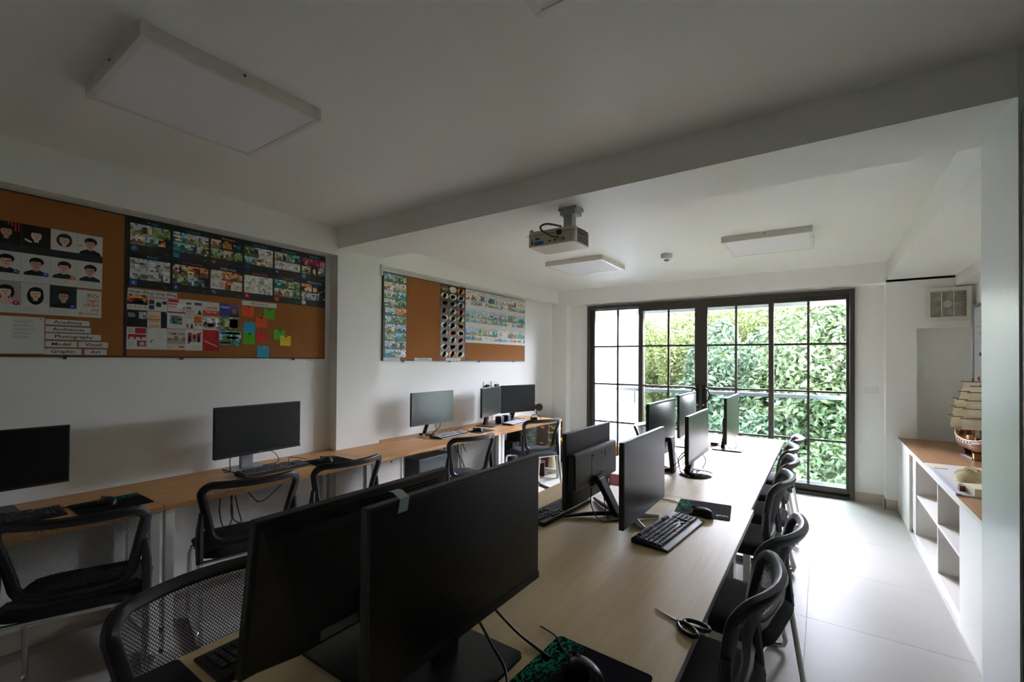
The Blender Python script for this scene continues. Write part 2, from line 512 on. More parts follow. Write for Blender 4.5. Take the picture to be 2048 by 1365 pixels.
tree('tall fine leaved tree rising over the third door leaf', (-1.9, 13.2, G), 6.2, (2.1, 1.0, 2.2, 6.7), 40800, 0.054, LEAF_B, 30)
tree('tall feathery tree at the top of the right door leaf', (.9, 13.0, G), 6.2, (1.7, 1.0, 2.2, 6.5), 34000, 0.058, LEAF_A, 26)
tree('tree whose bare branches reach beside the concrete pole', (-4.6, 14.6, G), 6.2, (1.3, .8, 3.4, 6.3), 11900, 0.058, LEAF_B, 12)
tree('far tree behind the concrete pole', (-5.6, 17.8, G), 6, (1.9, .8, 1.5, 6.4), 18700, 0.068, LEAF_B, 22)
tree('tree past the right end of the railing', (3.3, 11.6, G), 6, (1.9, 1.2, .6, 5.9), 20400, 0.075, LEAF_C, 22)
tree('low hedge tree below the railing in the middle', (-1.9, 8.7, G), 3, (1.2, .6, .2, 3.7), 17000, 0.068, LEAF_C, 22)
tree('low hedge tree below the railing at the right', (.4, 8.5, G), 3, (1.3, .6, .2, 3.5), 17000, 0.068, LEAF_A, 22)
tree('leafy backdrop tree far behind the door centre', (-2.6, 19.2, G), 7, (3.6, 1.0, .8, 7.4), 40400, 0.082, LEAF_B, 40)
tree('leafy backdrop tree far behind the right door leaf', (2.2, 18.6, G), 7, (3.0, 1.0, .8, 7.1), 34000, 0.082, LEAF_C, 40)
for lab, loc, pts in (('bare dark bough crossing the second door leaf', (-3.6, 11.3, 2.55), [(-1.0, 0, -.02), (.2, 0, .03), (.9, .1, .02), (1.3, .1, -.2), (1.9, .1, -.55)]), ('thin bare bough below the dark one in the second leaf', (-3.3, 11.5, 2.25), [(-.3, 0, .2), (.2, 0, .02), (.7, 0, -.05)])):
    t = thing('tree_bough', lab, 'branch', loc)
    bb = MB(); bb.tube(bez(pts, 6), .03, 6); bb.build('bough', mat('dark_bark', '#4a4339', .9), t, smooth=True)
up_ = thing('utility_pole', 'pale concrete utility pole behind the second door leaf', 'pole', (-4.05, 14, G))
MB().lathe([(.13, 0), (.09, 8)], seg=14).build('shaft', mat('pole_concrete', '#b6b2a8', .85), up_, smooth=True)
MB().box(-.17, -.15, 4.3, -.13, -.08, 5.3).build('cable_conduit', mat('conduit', '#3f4244', .6), up_)
for z in (4.4, 5.0): MB().lathe([(.118, 0), (.118, .03)], seg=14, z0=z).build('steel_band', satin_m, up_)
rh = thing('red_roofed_house', 'small red roofed house far behind the utility pole', 'building', (-6.4, 20, G))
MB().box(-2.5, 0, 0, 1.0, 2, 4.9).build('wall', mat('house_wall', '#d8d2c8', .8), rh)
MB().prism([(-.25, 4.85), (2.2, 4.85), (1.0, 5.7)], -2.7, 1.2, 'x').build('roof', mat('red_roof', '#c4453c', .7), rh)
MB().box(-.6, -.02, 3.9, .5, .0, 4.5).build('window', mat('house_window', '#5a6266', .3), rh)
for k, (z, sag) in enumerate(((1.75, .25), (1.62, .3))):
    t = thing('power_line', ('upper thin power line running off the pole', 'lower thin power line running off the pole')[k], 'cable', (-4.05, 13.9, z))
    cb = MB(); cb.tube(bez([(0, 0, 0), (2.5, -1.6, -.75 - sag), (6, -3, -1.2)], 6), .008, 5); cb.build('wire', cable_m, t)

# ------------------------------------------------------------------ ceiling things
lampf_m = mat('lamp_frame_white', '#dcdad2', .4)
diff_m = mat('lamp_diffuser', '#e6e6ea', .7, spec=.1)
def panel_lamp(label, x0, y0, x1, y1, zc):
    t = thing('ceiling_panel_lamp', label, 'ceiling lamp', ((x0 + x1) / 2, (y0 + y1) / 2, zc), group='square ceiling panel lamps')
    a, b = (x1 - x0) / 2, (y1 - y0) / 2
    m = MB()
    w_ = .022
    for q in ((-a, -b, a, -b + w_), (-a, b - w_, a, b), (-a, -b + w_, -a + w_, b - w_), (a - w_, -b + w_, a, b - w_)):
        m.box(q[0], q[1], -.05, q[2], q[3], 0)
    fr_ = m.build('frame', lampf_m, t, bevel=.0015)
    MB().box(-a + w_, -b + w_, -.047, a - w_, b - w_, -.04).build('diffuser', diff_m, t)
    for s in (-1, 1):
        MB().lathe([(.005, 0), (.005, .003)], a * 0, s * b - (.003 if s < 0 else 0), 8, -.015, 'y').build('screw', grey_m, fr_)
        MB().lathe([(.005, 0), (.005, .003)], s * a - (.003 if s < 0 else 0), 0, 8, -.015, 'x').build('screw', grey_m, fr_)
panel_lamp('large square ceiling panel nearest the camera above the left desks', -2.405, .5, -1.79, 1.13, 2.58)
panel_lamp('square ceiling panel cut off by the top edge of the photo', -.705, .52, -.06, 1.155, 2.58)
panel_lamp('square ceiling panel right behind the projector', -2.42, 4.13, -1.78, 4.76, 2.545)
panel_lamp('square ceiling panel at the right in front of the glass door', -.70, 4.11, -.06, 4.74, 2.545)

sk = thing('smoke_detector', 'small round white smoke detector on the window bay ceiling', 'smoke detector', (-1.25, 4.47, 2.545))
MB().lathe([(.03, -.062), (.03, -.05), (.052, -.045), (.055, -.015), (.055, 0)], seg=24).build('housing', mat('detector_white', '#c9cccb', .4), sk, smooth=True)
MB().lathe([(.022, -.066), (.022, -.05)], seg=16).build('sensor', grey_m, sk, smooth=True)

# projector
pj = thing('projector', 'beige ceiling projector hanging under the cross beam', 'projector', (-1.33, 2.43, 2.41))
pjm = mat('projector_beige', '#cfc8b4', .4); mtm = mat('mount_grey', '#a9b0b2', .45, metal=.2)
MB().rbox(-.16, -.11, -.222, .16, .11, -.128, .03).build('body', pjm, pj, smooth=True, bevel=.008)
pjb = pj.children[0]
MB().box(-.16, -.112, -.155, .16, -.109, -.153).build('seam', grey_m, pj)
m = MB(); m.box(.04, -.06, -.045, .14, .03, 0); m.box(.03, -.065, -.02, .15, .035, 0); m.build('ceiling_plate', mtm, pj, bevel=.003)
m = MB(); m.box(.055, -.045, -.12, .11, .015, -.04); m.build('mount_neck', mtm, pj, bevel=.004)
m = MB(); m.box(-.06, -.05, -.128, .14, -.035, -.115); m.box(-.06, .03, -.128, .14, .045, -.115); m.box(.05, -.05, -.122, .12, .045, -.112); m.build('mount_arm', mtm, pj)
for x, y in ((-.14, -.09), (.13, -.09), (.13, .08)): MB().lathe([(.012, -.13), (.013, -.118), (.009, -.112)], x, y, 12).build('foot_knob', pjm, pj, smooth=True)
for i in range(7):
    MB().box(.158, -.07, -.212 + i * .0115, .1618, .072, -.206 + i * .0115).build('vent_slot', blackm_m, pjb)
for x, z, w_, h_, c in ((-.075, -.204, .062, .022, '#2f6fb5'), (-.085, -.178, .03, .012, '#4a4640'), (.0, -.2, .014, .008, '#1a1a1a'), (.035, -.199, .014, .008, '#1a1a1a'), (-.122, -.2, .012, .012, '#1a1a1a'), (-.122, -.186, .009, .009, '#2a2a2a'), (-.122, -.174, .006, .006, '#2a2a2a'), (.092, -.198, .012, .018, '#2f6fb5'), (.062, -.158, .032, .028, '#3a382e')):
    MB().box(x - w_ / 2, -.1125, z - h_ / 2, x + w_ / 2, -.109, z + h_ / 2).build('port', mat('port_' + c[1:], c, .5), pjb)
MB().lathe([(.011, -.02), (.011, 0)], .068, -.11, 12, -.196, 'y').build('cable_plug', mat('plug_yellow', '#e09a1c', .4), pj, smooth=True)
m = MB(); m.tube(bez([(.068, -.13, -.196), (.03, -.15, -.185), (-.03, -.15, -.145), (-.045, -.14, -.115), (-.01, -.12, -.1), (.05, -.06, -.11)], 6), .006, 8); m.build('cable', mat('cable_grey', '#6f6c66', .5), pj, smooth=True)

# wall fan
fn = thing('exhaust_fan', 'square cream exhaust fan with slats above the niche', 'fan', (1.0, 6.0, 2.07))
fm = mat('fan_cream', '#d6d3c5', .4)
m = MB(); 
for q in ((-.16, -.158, .16, -.125), (-.16, .125, .16, .158), (-.16, -.125, -.128, .125), (.128, -.125, .16, .125), (-.05, -.125, -.043, .125), (.035, -.125, .042, .125)):
    m.box(q[0], -.06, q[1], q[2], -.045 if abs(q[0]) > .06 or q[2] - q[0] > .1 else -.05, q[3])
ff = m.build('front_frame', fm, fn, bevel=.002)
MB().box(-.155, -.045, -.153, .155, 0, -.13).box(-.155, -.045, .13, .155, 0, .153).box(-.155, -.045, -.13, -.13, 0, .13).box(.13, -.045, -.13, .155, 0, .13).build('housing', mat('fan_side', '#a9a597', .5), fn)
MB().box(-.13, -.006, -.13, .13, -.001, .13).build('back_plate', mat('fan_dark', '#6b675c', .7), fn)
for i in range(20):
    z = -.119 + i * .0125
    MB().box(-.128, -.058, z - .002, .128, -.05, z + .0025).build('slat', fm, ff)
MB().lathe([(.032, -.04), (.032, -.012)], 0, 0, 20, 0, 'y').build('hub', fm, fn, smooth=True)
hub = [c for c in fn.children if c.name.startswith('hub')][0]
for k in range(5):
    a = k * 2 * math.pi / 5
    pts = [(r_ * math.cos(a + o), y_, r_ * math.sin(a + o)) for r_, o, y_ in ((.03, -.3, -.035), (.11, -.28, -.032), (.115, .25, -.014), (.03, .4, -.016))]
    MB().add(pts + [(p[0], p[1] + .003, p[2]) for p in pts], [(0, 1, 2, 3), (7, 6, 5, 4), (0, 4, 5, 1), (1, 5, 6, 2), (2, 6, 7, 3), (3, 7, 4, 0)]).build('blade', mat('fan_blade', '#8f8f86', .4), hub)

# switches and sockets
sw = thing('light_switch', 'white light switch plate right of the glass door', 'switch', (.437, YD, 1.2))
MB().rbox(-.06, -.008, -.036, .06, 0, .036, .006, ax='y').build('plate', whitem_m, sw)
for i in (-1, 0, 1): MB().box(i * .028 - .01, -.012, -.02, i * .028 + .01, -.008, .02).build('rocker', white_m, sw, bevel=.001)
for k, y in enumerate((4.37, 4.53)):
    so = thing('wall_socket', ('white wall socket with a black plug above the left far monitor', 'white blank wall socket plate behind the far monitors')[k], 'socket', (XL, y, 1.2))
    MB().rbox(0, -.055, -.036, .009, .055, .036, .006, ax='x').build('plate', whitem_m, so)
    if k == 0:
        MB().rbox(.009, -.02, -.03, .04, .02, .0, .006, ax='x').build('plug', black_m, so)
        cb = MB(); cb.tube(bez([(.04, 0, -.015), (.06, .05, -.03), (.04, .1, -.12), (.02, .1, -.3), (.02, .1, -.44)], 5), .004, 6); cb.build('power_cord', cable_m, so)
bk = thing('wall_bracket', 'small white corner bracket high on the left pillar', 'bracket', (XF, 2.69, 2.36))
MB().box(-.01, -.02, -.1, .012, .0, .0).build('bracket_arm', whitem_m, bk)
MB().box(-.008, .0, -.1, .006, .006, .0).build('bracket_edge', grey_m, bk)

# ------------------------------------------------------------------ wall desks and the long table
def desk(label, y0, y1, legs, col=None):
    t = thing('wall_desk', label, 'desk', (-3.065, (y0 + y1) / 2, 0), group='oak topped desks along the left wall')
    a = (y1 - y0) / 2 - .001
    if col:
        m = MB(); yc = (y0 + y1) / 2
        m.prism([(.32, -a), (.32, a), (-.32, a), (-.32, col[1] - yc), (-.216, col[1] - yc), (-.216, col[0] - yc), (-.32, col[0] - yc), (-.32, -a)], .725, .75)
        m.build('desktop', desk_m, t, bevel=.0015)
    else:
        MB().box(-.32, -a, .725, .32, a, .75).build('desktop', desk_m, t, bevel=.0015)
    for s in (-1, 1):
        yl = s * (a - .03)
        for x in (-.27, .285): MB().box(x - .02, yl - .02, 0, x + .02, yl + .02, .725).build('leg', whitem_m, t, bevel=.002)
        MB().box(-.25, yl - .012, .06, .265, yl + .012, .1).build('side_rail', whitem_m, t, bevel=.002)
    MB().box(-.28, -a + .05, .685, -.25, a - .05, .725).build('rear_apron', whitem_m, t)
    return t
desk('oak desktop nearest the camera on the left wall', -.5, .89, 0)
desk('oak desk under the ultrawide monitor between two seams', .89, 2.185, 0)
desk('oak desk notched around the left pillar', 2.185, 3.83, 0, (2.232, 2.673))
desk('oak desk at the far end carrying two monitors', 3.83, 5.13, 0)

def table(label, y0, y1, x0, x1, name, mid):
    t = thing(name, label, 'table', ((x0 + x1) / 2, (y0 + y1) / 2, 0), group='maple tables pushed end to end')
    a, b = (x1 - x0) / 2, (y1 - y0) / 2 - .001
    MB().box(-a, -b, .725, a, b, .75).build('tabletop', table_m, t, bevel=.0015)
    e = MB(); e.box(a, -b, .7255, a + .0012, b, .7495); e.box(-a - .0012, -b, .7255, -a, b, .7495); e.build('edge_band', mat('edge_band_grey', '#8d8a86', .4), t)
    for sx in (-1, 1):
        for sy in (-1, 0, 1):
            x, y = sx * (a - .1), sy * (b - .06) if sy else mid
            MB().box(x - .02, y - .02, 0, x + .02, y + .02, .725).build('leg', whitem_m, t, bevel=.002)
    for sx in (-1, 1): MB().box(sx * (a - .1) - .015, -b + .05, .685, sx * (a - .1) + .015, b - .05, .725).build('apron', whitem_m, t)
    for yy in (-b + .06, mid, b - .06): MB().box(-a + .12, yy - .012, .685, a - .12, yy + .012, .72).build('crossbar', whitem_m, t)
    return t
table('maple table half nearest the camera', .12, 2.58, -1.325, -.285, 'long_table', .513)
table('maple table half near the glass door', 2.58, 5.04, -1.33, -.298, 'long_table', -.55)

# ------------------------------------------------------------------ chairs
def by(u, z):          # back surface, u across, z height (local, back is -y)
    t = (z - .5) / .35
    return -(.135 + .065 * t + .02 * math.sin(math.pi * max(0, min(1, t))) * -1 + .08 * (1 - (u / .245) ** 2) * (.45 + .55 * t))
def make_chair(label, seat_mat, seat_label=None):
    t = thing('mesh_chair', label, 'chair', group='mesh back visitor chairs')
    # loop of the frame
    W, zb, zt = .232, .515, .838
    loop = []
    def arc(cx, cz, r, a0, a1, n=6):
        for k in range(n + 1):
            a = R(a0 + (a1 - a0) * k / n); loop.append((cx + r * math.cos(a), cz + r * math.sin(a)))
    wb = W - .045
    arc(W - .05, zt - .05, .05, 0, 90); 
    for k in range(1, 8): loop.append((W - .05 - (2 * W - .1) * k / 8, zt))
    arc(-W + .05, zt - .05, .05, 90, 180)
    for k in range(1, 5): loop.append((-W + (W - wb) * k / 5, zt - .05 - (zt - .05 - zb - .07) * k / 5))
    arc(-wb + .07, zb + .07, .07, 180, 270)
    for k in range(1, 6): loop.append((-wb + .07 + (2 * wb - .14) * k / 6, zb))
    arc(wb - .07, zb + .07, .07, 270, 360)
    for k in range(1, 5): loop.append((wb + (W - wb) * k / 5, zb + .07 + (zt - .05 - zb - .07) * k / 5))
    # swept rectangular-ish profile
    n = len(loop); m = MB(); prof = [(-.019, -.009), (-.012, -.0155), (.010, -.0155), (.019, -.008), (.019, .008), (.010, .0155), (-.012, .0155), (-.019, .009)]
    vs = []; K = len(prof)
    for i, (u, z) in enumerate(loop):
        p = Vector((u, by(u, z), z))
        q0, q1 = loop[i - 1], loop[(i + 1) % n]
        tan = (Vector((q1[0], by(*q1), q1[1])) - Vector((q0[0], by(*q0), q0[1]))).normalized()
        e = 1e-3
        nu = Vector((1, (by(u + e, z) - by(u - e, z)) / (2 * e), 0)); nz = Vector((0, (by(u, z + e) - by(u, z - e)) / (2 * e), 1))
        nor = nu.cross(nz).normalized()
        side = tan.cross(nor).normalized()
        for a, b in prof: vs.append(p + side * a + nor * b)
    m.add(vs, [(i * K + k, i * K + (k + 1) % K, ((i + 1) % n) * K + (k + 1) % K, ((i + 1) % n) * K + k) for i in range(n) for k in range(K)])
    bf = m.build('back_frame', chairp_m, t, smooth=True)
    # mesh sheet: rows between the frame sides
    rows = 14; cols = 12; vs = []; uv = []
    for j in range(rows + 1):
        z = zb + (zt - zb) * j / rows
        s = (z - zb) / (zt - zb)
        hw = wb + (W - wb) * min(1, max(0, (z - zb - .07) / (zt - .05 - zb - .07)))
        if z < zb + .07: hw = wb - .07 + math.sqrt(max(0, .07 ** 2 - (zb + .07 - z) ** 2))
        if z > zt - .05: hw = W - .05 + math.sqrt(max(0, .05 ** 2 - (z - zt + .05) ** 2))
        for k in range(cols + 1):
            u = hw * (2 * k / cols - 1)
            vs.append((u, by(u, z) - .001, z)); uv.append((u, z))
    fs = [(j * (cols + 1) + k, j * (cols + 1) + k + 1, (j + 1) * (cols + 1) + k + 1, (j + 1) * (cols + 1) + k) for j in range(rows) for k in range(cols)]
    mo = MB().add(vs, fs).build('back_mesh', MESHF, bf, smooth=True)
    ul = mo.data.uv_layers.new(name='UVMap')
    for lp in mo.data.loops: ul.data[lp.index].uv = uv[lp.vertex_index]
    # lower yoke under the mesh
    m = MB()
    yk = [(-.225, .475), (-.2, .50), (-.1, .485), (0, .478), (.1, .485), (.2, .50), (.225, .475)]
    m.tube([(u, by(u * .6, .5) + .0, z) for u, z in yk], .016, 6, sx=1, sy=1.5)
    m.build('back_yoke', chairp_m, t, smooth=True)
    # brackets and sled legs
    for s in (-1, 1):
        x = s * .236
        m = MB(); m.tube([(x * .96, by(.2, .68) , .69), (x * .99, -.165, .60), (x, -.175, .52), (x, -.186, .43)], [.012, .018, .019, .016], 8); m.build('bracket', chairp_m, t, smooth=True)
        path = [(x, -.176, .5), (x, -.19, .4), (x, -.235, .12), (x, -.255, .05), (x, -.245, .022), (x, -.215, .012), (x, .0, .012), (x, .17, .012), (x, .2, .02), (x, .212, .05), (x, .2, .2), (x, .17, .38), (x * .97, .155, .415), (x * .8, .15, .42)]
        m = MB(); m.tube(path, .0115, 8); m.build('leg', steel_m, t, smooth=True)
    m = MB(); m.tube([(-.236, .16, .405), (.236, .16, .405)], .01, 8); m.build('crossbar', steel_m, t, smooth=True)
    m = MB(); m.tube([(-.236, -.182, .43), (.236, -.182, .43)], .01, 8); m.build('crossbar', steel_m, t, smooth=True)
    # seat cushion
    vs = []; NX, NY = 12, 12
    def sp(i, j, top):
        u = -1 + 2 * i / NX; v = -1 + 2 * j / NY
        rx = .235 * (1 - .06 * (v + 1) / 2 * 0) ; 
        k = max(abs(u), abs(v)); L = (abs(u) ** 6 + abs(v) ** 6) ** (1 / 6) if k else 1
        sc = k / L if L else 1
        X, Y = u * sc * .235, .01 + v * sc * .23
        edge = max(0, 1 - k ** 6)
        z = .455 + (.042 * edge ** .5 - .018 * max(0, v) ** 3) * (1 if top else 0) - (.025 * edge ** .5 + .018 * max(0, v) ** 3) * (0 if top else 1)
        return (X, Y, z)
    for top in (1, 0):
        for j in range(NY + 1):
            for i in range(NX + 1): vs.append(sp(i, j, top))
    o = (NX + 1) * (NY + 1); fs = []
    for j in range(NY):
        for i in range(NX):
            a = j * (NX + 1) + i
            fs.append((a, a + 1, a + NX + 2, a + NX + 1)); fs.append((o + a + NX + 1, o + a + NX + 2, o + a + 1, o + a))
    m = MB().add(vs, fs)
    so = m.build('seat', seat_mat, t, smooth=True)
    bmx = bmesh.new(); bmx.from_mesh(so.data); bmesh.ops.remove_doubles(bmx, verts=bmx.verts, dist=1e-5); bmx.to_mesh(so.data); bmx.free()
    return t
chA = make_chair('black mesh chair at the left edge in front of the nearest desk', fabric_m)
chA.location = (-2.745, .594, 0); chA.rotation_euler = (0, 0, R(68))
for (x, y, rz, lab) in (
    (-2.784, 1.29, 76.6, 'black mesh chair turned toward the ultrawide monitor'),
    (-2.735, 1.84, 86, 'black mesh chair at the desk just before the left pillar'),
    (-1.29, .60, -90, 'mesh chair in the foreground behind the table keyboard, cropped by the bottom edge'),
    (-1.30, 4.58, -92, 'mesh chair peeking out at the far left end of the long table'),
    (-.375, 1.585, 88, 'mesh chair nearest the camera on the right side of the table'),
    (-.335, 2.13, 81, 'second mesh chair from the camera on the aisle side, turned askew'),
    (-.41, 2.99, 90, 'third mesh chair from the camera on the aisle side'),
    (-.41, 3.53, 91, 'fourth mesh chair from the camera on the aisle side'),
    (-.43, 4.065, 90, 'fifth mesh chair from the camera on the aisle side'),
    (-.41, 4.58, 90, 'farthest mesh chair on the aisle side by the glass door')):
    dup(chA, (x, y, 0), R(rz), lab)
chD = make_chair('slate seated mesh chair in front of the middle wall monitor', bfabric_m)
chD.location = (-2.664, 3.05, 0); chD.rotation_euler = (0, 0, R(76))
dup(chD, (-2.73, 4.38, 0), R(66), 'slate seated mesh chair at the far desk by the flowers')

# ------------------------------------------------------------------ monitors (front is local +y, origin on the desk)
def monitor(label, loc, rz, w_, z0, z1, stand, tilt=0, chin=.012, back='slim', logo=None, off=(0, 0), name='monitor', bez=.007):
    t = thing(name, label, 'monitor', loc, rz, group='computer monitors')
    h = z1 - z0; a = w_ / 2
    def tl(p):    # tilt about the lower edge
        c, s = math.cos(tilt), math.sin(tilt)
        x, y, z = p; z -= z0
        return (x, y * c - z * s, z0 + y * s + z * c)
    def B(mb, *args, **kw):
        mb.v = [tl(p) for p in mb.v]; return mb.build(*args, **kw)
    pn = B(MB().box(-a, -.022, z0, a, 0, z1), 'panel', backp_m, t, bevel=.003)
    B(MB().box(-a + bez, -.001, z0 + chin, a - bez, .0008, z1 - bez), 'screen', screen_m, pn)
    if chin > .014: B(MB().box(-a, 0, z0, a, .003, z0 + chin - .002), 'chin', black_m, pn, bevel=.001)
    if back == 'slim':
        B(MB().hexa([(-a * .8, -.022, z0 + h * .06), (a * .8, -.022, z0 + h * .06), (a * .8, -.022, z0 + h * .62), (-a * .8, -.022, z0 + h * .62), (-a * .7, -.047, z0 + h * .1), (a * .7, -.047, z0 + h * .1), (a * .7, -.047, z0 + h * .52), (-a * .7, -.047, z0 + h * .52)]), 'rear_housing', backp_m, t, bevel=.006)
        B(MB().rbox(-.07, -.0478, z0 + h * .2, .07, -.0465, z0 + h * .5, .008, ax='y'), 'mount_cover', grey_m, pn)
    elif back == 'curved':
        prof = []
        N = 10; vs = []
        for j in range(N + 1):
            z = z0 + .012 + (h - .024) * j / N; s = 2 * j / N - 1
            for i in range(N + 1):
                x = -a + .012 + (w_ - .024) * i / N; q = 2 * i / N - 1
                d = .035 * (1 - abs(q) ** 2.2) * (1 - abs(s) ** 3)
                vs.append((x, -.0215 - d, z))
        B(MB().add(vs, [(j * (N + 1) + i, (j + 1) * (N + 1) + i, (j + 1) * (N + 1) + i + 1, j * (N + 1) + i + 1) for j in range(N) for i in range(N)]), 'rear_housing', backp_m, t, smooth=True)
        B(MB().box(-a * .6, -.036, z1 - h * .13, a * .6, -.031, z1 - h * .125), 'rear_groove', blackm_m, pn)
        B(MB().box(a * .42, -.05, z0 + h * .1, a * .5, -.035, z0 + h * .16), 'rear_port', blackm_m, pn)
    elif back == 'thick':
        hz = z0 + h * .74
        B(MB().box(-a + .004, -.062, z0 + h * .24, a - .004, -.022, hz), 'rear_housing', backp_m, t, bevel=.012)
        B(MB().box(-a + .03, -.04, z0 + .01, a - .03, -.022, z0 + h * .26), 'rear_lower', backp_m, t, bevel=.004)
        B(MB().rbox(-.07, -.0632, z0 + h * .34, .06, -.061, z0 + h * .66, .008, ax='y'), 'mount_cover', grey_m, pn)
        B(MB().rbox(.09, -.0632, z0 + h * .55, .16, -.061, z0 + h * .68, .008, ax='y'), 'rear_hatch', grey_m, pn)
        B(MB().lathe([(.012, 0), (.012, .004)], a - .07, -.044, 12, z0 + .05, 'y'), 'power_jack', steel_m, pn)
        B(MB().box(-.06, -.064, z0 + h * .22, .06, -.03, z0 + h * .3), 'rear_cavity', blackm_m, pn)
        for x, z in ((-.06, .36), (.05, .36), (-.06, .64), (.05, .64)):
            B(MB().lathe([(.004, 0), (.004, .003)], x, -.066, 8, z0 + h * z, 'y'), 'screw', blackm_m, pn)
    elif back == 'vented':
        B(MB().hexa([(-a * .97, -.022, z0 + .004), (a * .97, -.022, z0 + .004), (a * .97, -.022, z1 - .012), (-a * .97, -.022, z1 - .012), (-a * .62, -.06, z0 + .02), (a * .62, -.06, z0 + .02), (a * .8, -.034, z1 - .06), (-a * .8, -.034, z1 - .06)]), 'rear_housing', backp_m, t, bevel=.006)
        vm = MB()
        for r_ in range(3):
            for i in range(64):
                x = -a * .86 + a * 1.72 * (i + .5 * (r_ % 2)) / 64; z = z1 - .022 - .008 * r_; y = -.0225 - (z1 - .012 - z) / .048 * .012
                vm.box(x - .0024, y - .0012, z - .0022, x + .0024, y + .001, z + .0022)
        vo = B(vm, 'vent_holes', mat('vent_dark', '#050505', .8), pn); vo['kind'] = 'stuff'
        B(MB().box(-.13, -.0605, z0 + .03, -.02, -.0555, z0 + .055), 'rating_sticker', mat('sticker_grey', '#8a8a86', .5), pn)
    # stands
    ox, oy = off
    if stand == 'plate':
        MB().rbox(ox - .125, oy - .13, 0, ox + .125, oy + .1, .009, .02).build('stand_base', black_m, t, bevel=.002)
        MB().hexa([(ox - .035, oy - .075, .009), (ox + .035, oy - .075, .009), (ox + .035, oy - .045, .009), (ox - .035, oy - .045, .009), (ox - .03, -.065, z0 + h * .35), (ox + .03, -.065, z0 + h * .35), (ox + .03, -.04, z0 + h * .35), (ox - .03, -.04, z0 + h * .35)]).build('stand_neck', black_m, t, bevel=.004)
    elif stand == 'steel':
        MB().rbox(ox - .12, oy - .13, 0, ox + .12, oy + .06, .008, .006).build('stand_base', mat('stand_grey', '#8b8c8c', .4, metal=.3), t, bevel=.001)
        MB().box(ox - .04, oy - .07, .008, ox + .04, oy - .04, z0 + .1).build('stand_neck', mat('stand_grey', '#8b8c8c', .4, metal=.3), t, bevel=.003)
    elif stand == 'round':
        MB().lathe([(.13, 0), (.132, .006), (.11, .014), (.03, .02)], ox, oy - .02, 32, 0, sx=1, sy=.8).build('stand_base', mat('gloss_black', '#0b0b0c', .12), t, smooth=True)
        MB().hexa([(ox - .05, oy - .09, .012), (ox + .05, oy - .09, .012), (ox + .05, oy - .05, .012), (ox - .05, oy - .05, .012), (ox - .03, -.05, z0 + .06), (ox + .03, -.05, z0 + .06), (ox + .03, -.022, z0 + .06), (ox - .03, -.022, z0 + .06)]).build('stand_neck', black_m, t, bevel=.006)
        MB().box(ox + .0, oy + .0, .0165, ox + .05, oy + .05, .0185).build('sticker', mat('sticker_silver', '#a9adab', .4), t)
    elif stand == 'foot_v':
        for s in (-1, 1):
            m = MB(); m.tube([(ox, oy - .12, .0165), (ox + s * .1, oy + .0, .0125), (ox + s * .17, oy + .07, .0095)], [.016, .012, .009], 8, sx=1, sy=.8); m.build('stand_foot', black_m, t, smooth=True)
        m = MB(); m.hexa([(ox - .03, oy - .145, 0), (ox + .03, oy - .145, 0), (ox + .03, oy - .115, 0), (ox - .03, oy - .115, 0), (ox - .035, -.085, z0 + h * .32), (ox + .035, -.085, z0 + h * .32), (ox + .035, -.055, z0 + h * .32), (ox - .035, -.055, z0 + h * .32)]); m.build('stand_arm', black_m, t, bevel=.006)
        MB().box(ox - .045, -.085, z0 + h * .27, ox + .045, -.04, z0 + h * .35).build('hinge', black_m, t, bevel=.006)
    elif stand == 'foot_y':
        for s in (-1, 1):
            m = MB(); m.tube([(ox, oy - .06, .0145), (ox + s * .05, oy - .005, .013), (ox + s * .1, oy + .045, .009)], [.014, .012, .008], 8); m.build('stand_foot', satin_m if back == 'slim' else black_m, t, smooth=True)
        m = MB(); m.tube([(ox, oy - .06, .0145), (ox, oy - .12, .0095)], [.014, .009], 8); m.build('stand_foot', black_m, t, smooth=True)
        m = MB(); m.tube([(ox, oy - .06, .012), (ox, -.05, z0 + .07)], .018, 10); m.build('stand_neck', black_m, t, smooth=True)
    if logo:
        text(pn, logo, 0, .0032, z0 + chin * .45, .0085, mat('logo_silver', '#c9cbcb', .4), 'y')
    return t

def text(parent, body, x, y, z, size, m, face='x', wide=1.0, align='CENTER', name='lettering', bold=0.0):
    """flat lettering; face='x' reads along +y on a wall facing +x, 'y' faces +y (reads along -x), 'z' lies flat reading along +x"""
    c = bpy.data.curves.new(name, 'FONT'); c.body = body; c.size = 1; c.align_x = align; c.align_y = 'CENTER'; c.resolution_u = 2; c.offset = bold
    o = bpy.data.objects.new(name, c); COL.objects.link(o)
    dg = bpy.context.evaluated_depsgraph_get(); dg.update()
    me = bpy.data.meshes.new_from_object(o.evaluated_get(dg))
    bpy.data.objects.remove(o); bpy.data.curves.remove(c)
    for v in me.vertices:
        u, w_ = v.co.x * size * wide, v.co.y * size
        v.co = {'x': (x, y + u, z + w_), 'y': (x - u, y, z + w_), 'z': (x + u, y + w_, z)}[face]
    me.materials.clear(); me.materials.append(m); me.name = name
    o = bpy.data.objects.new(name, me); COL.objects.link(o); o.parent = parent
    return o

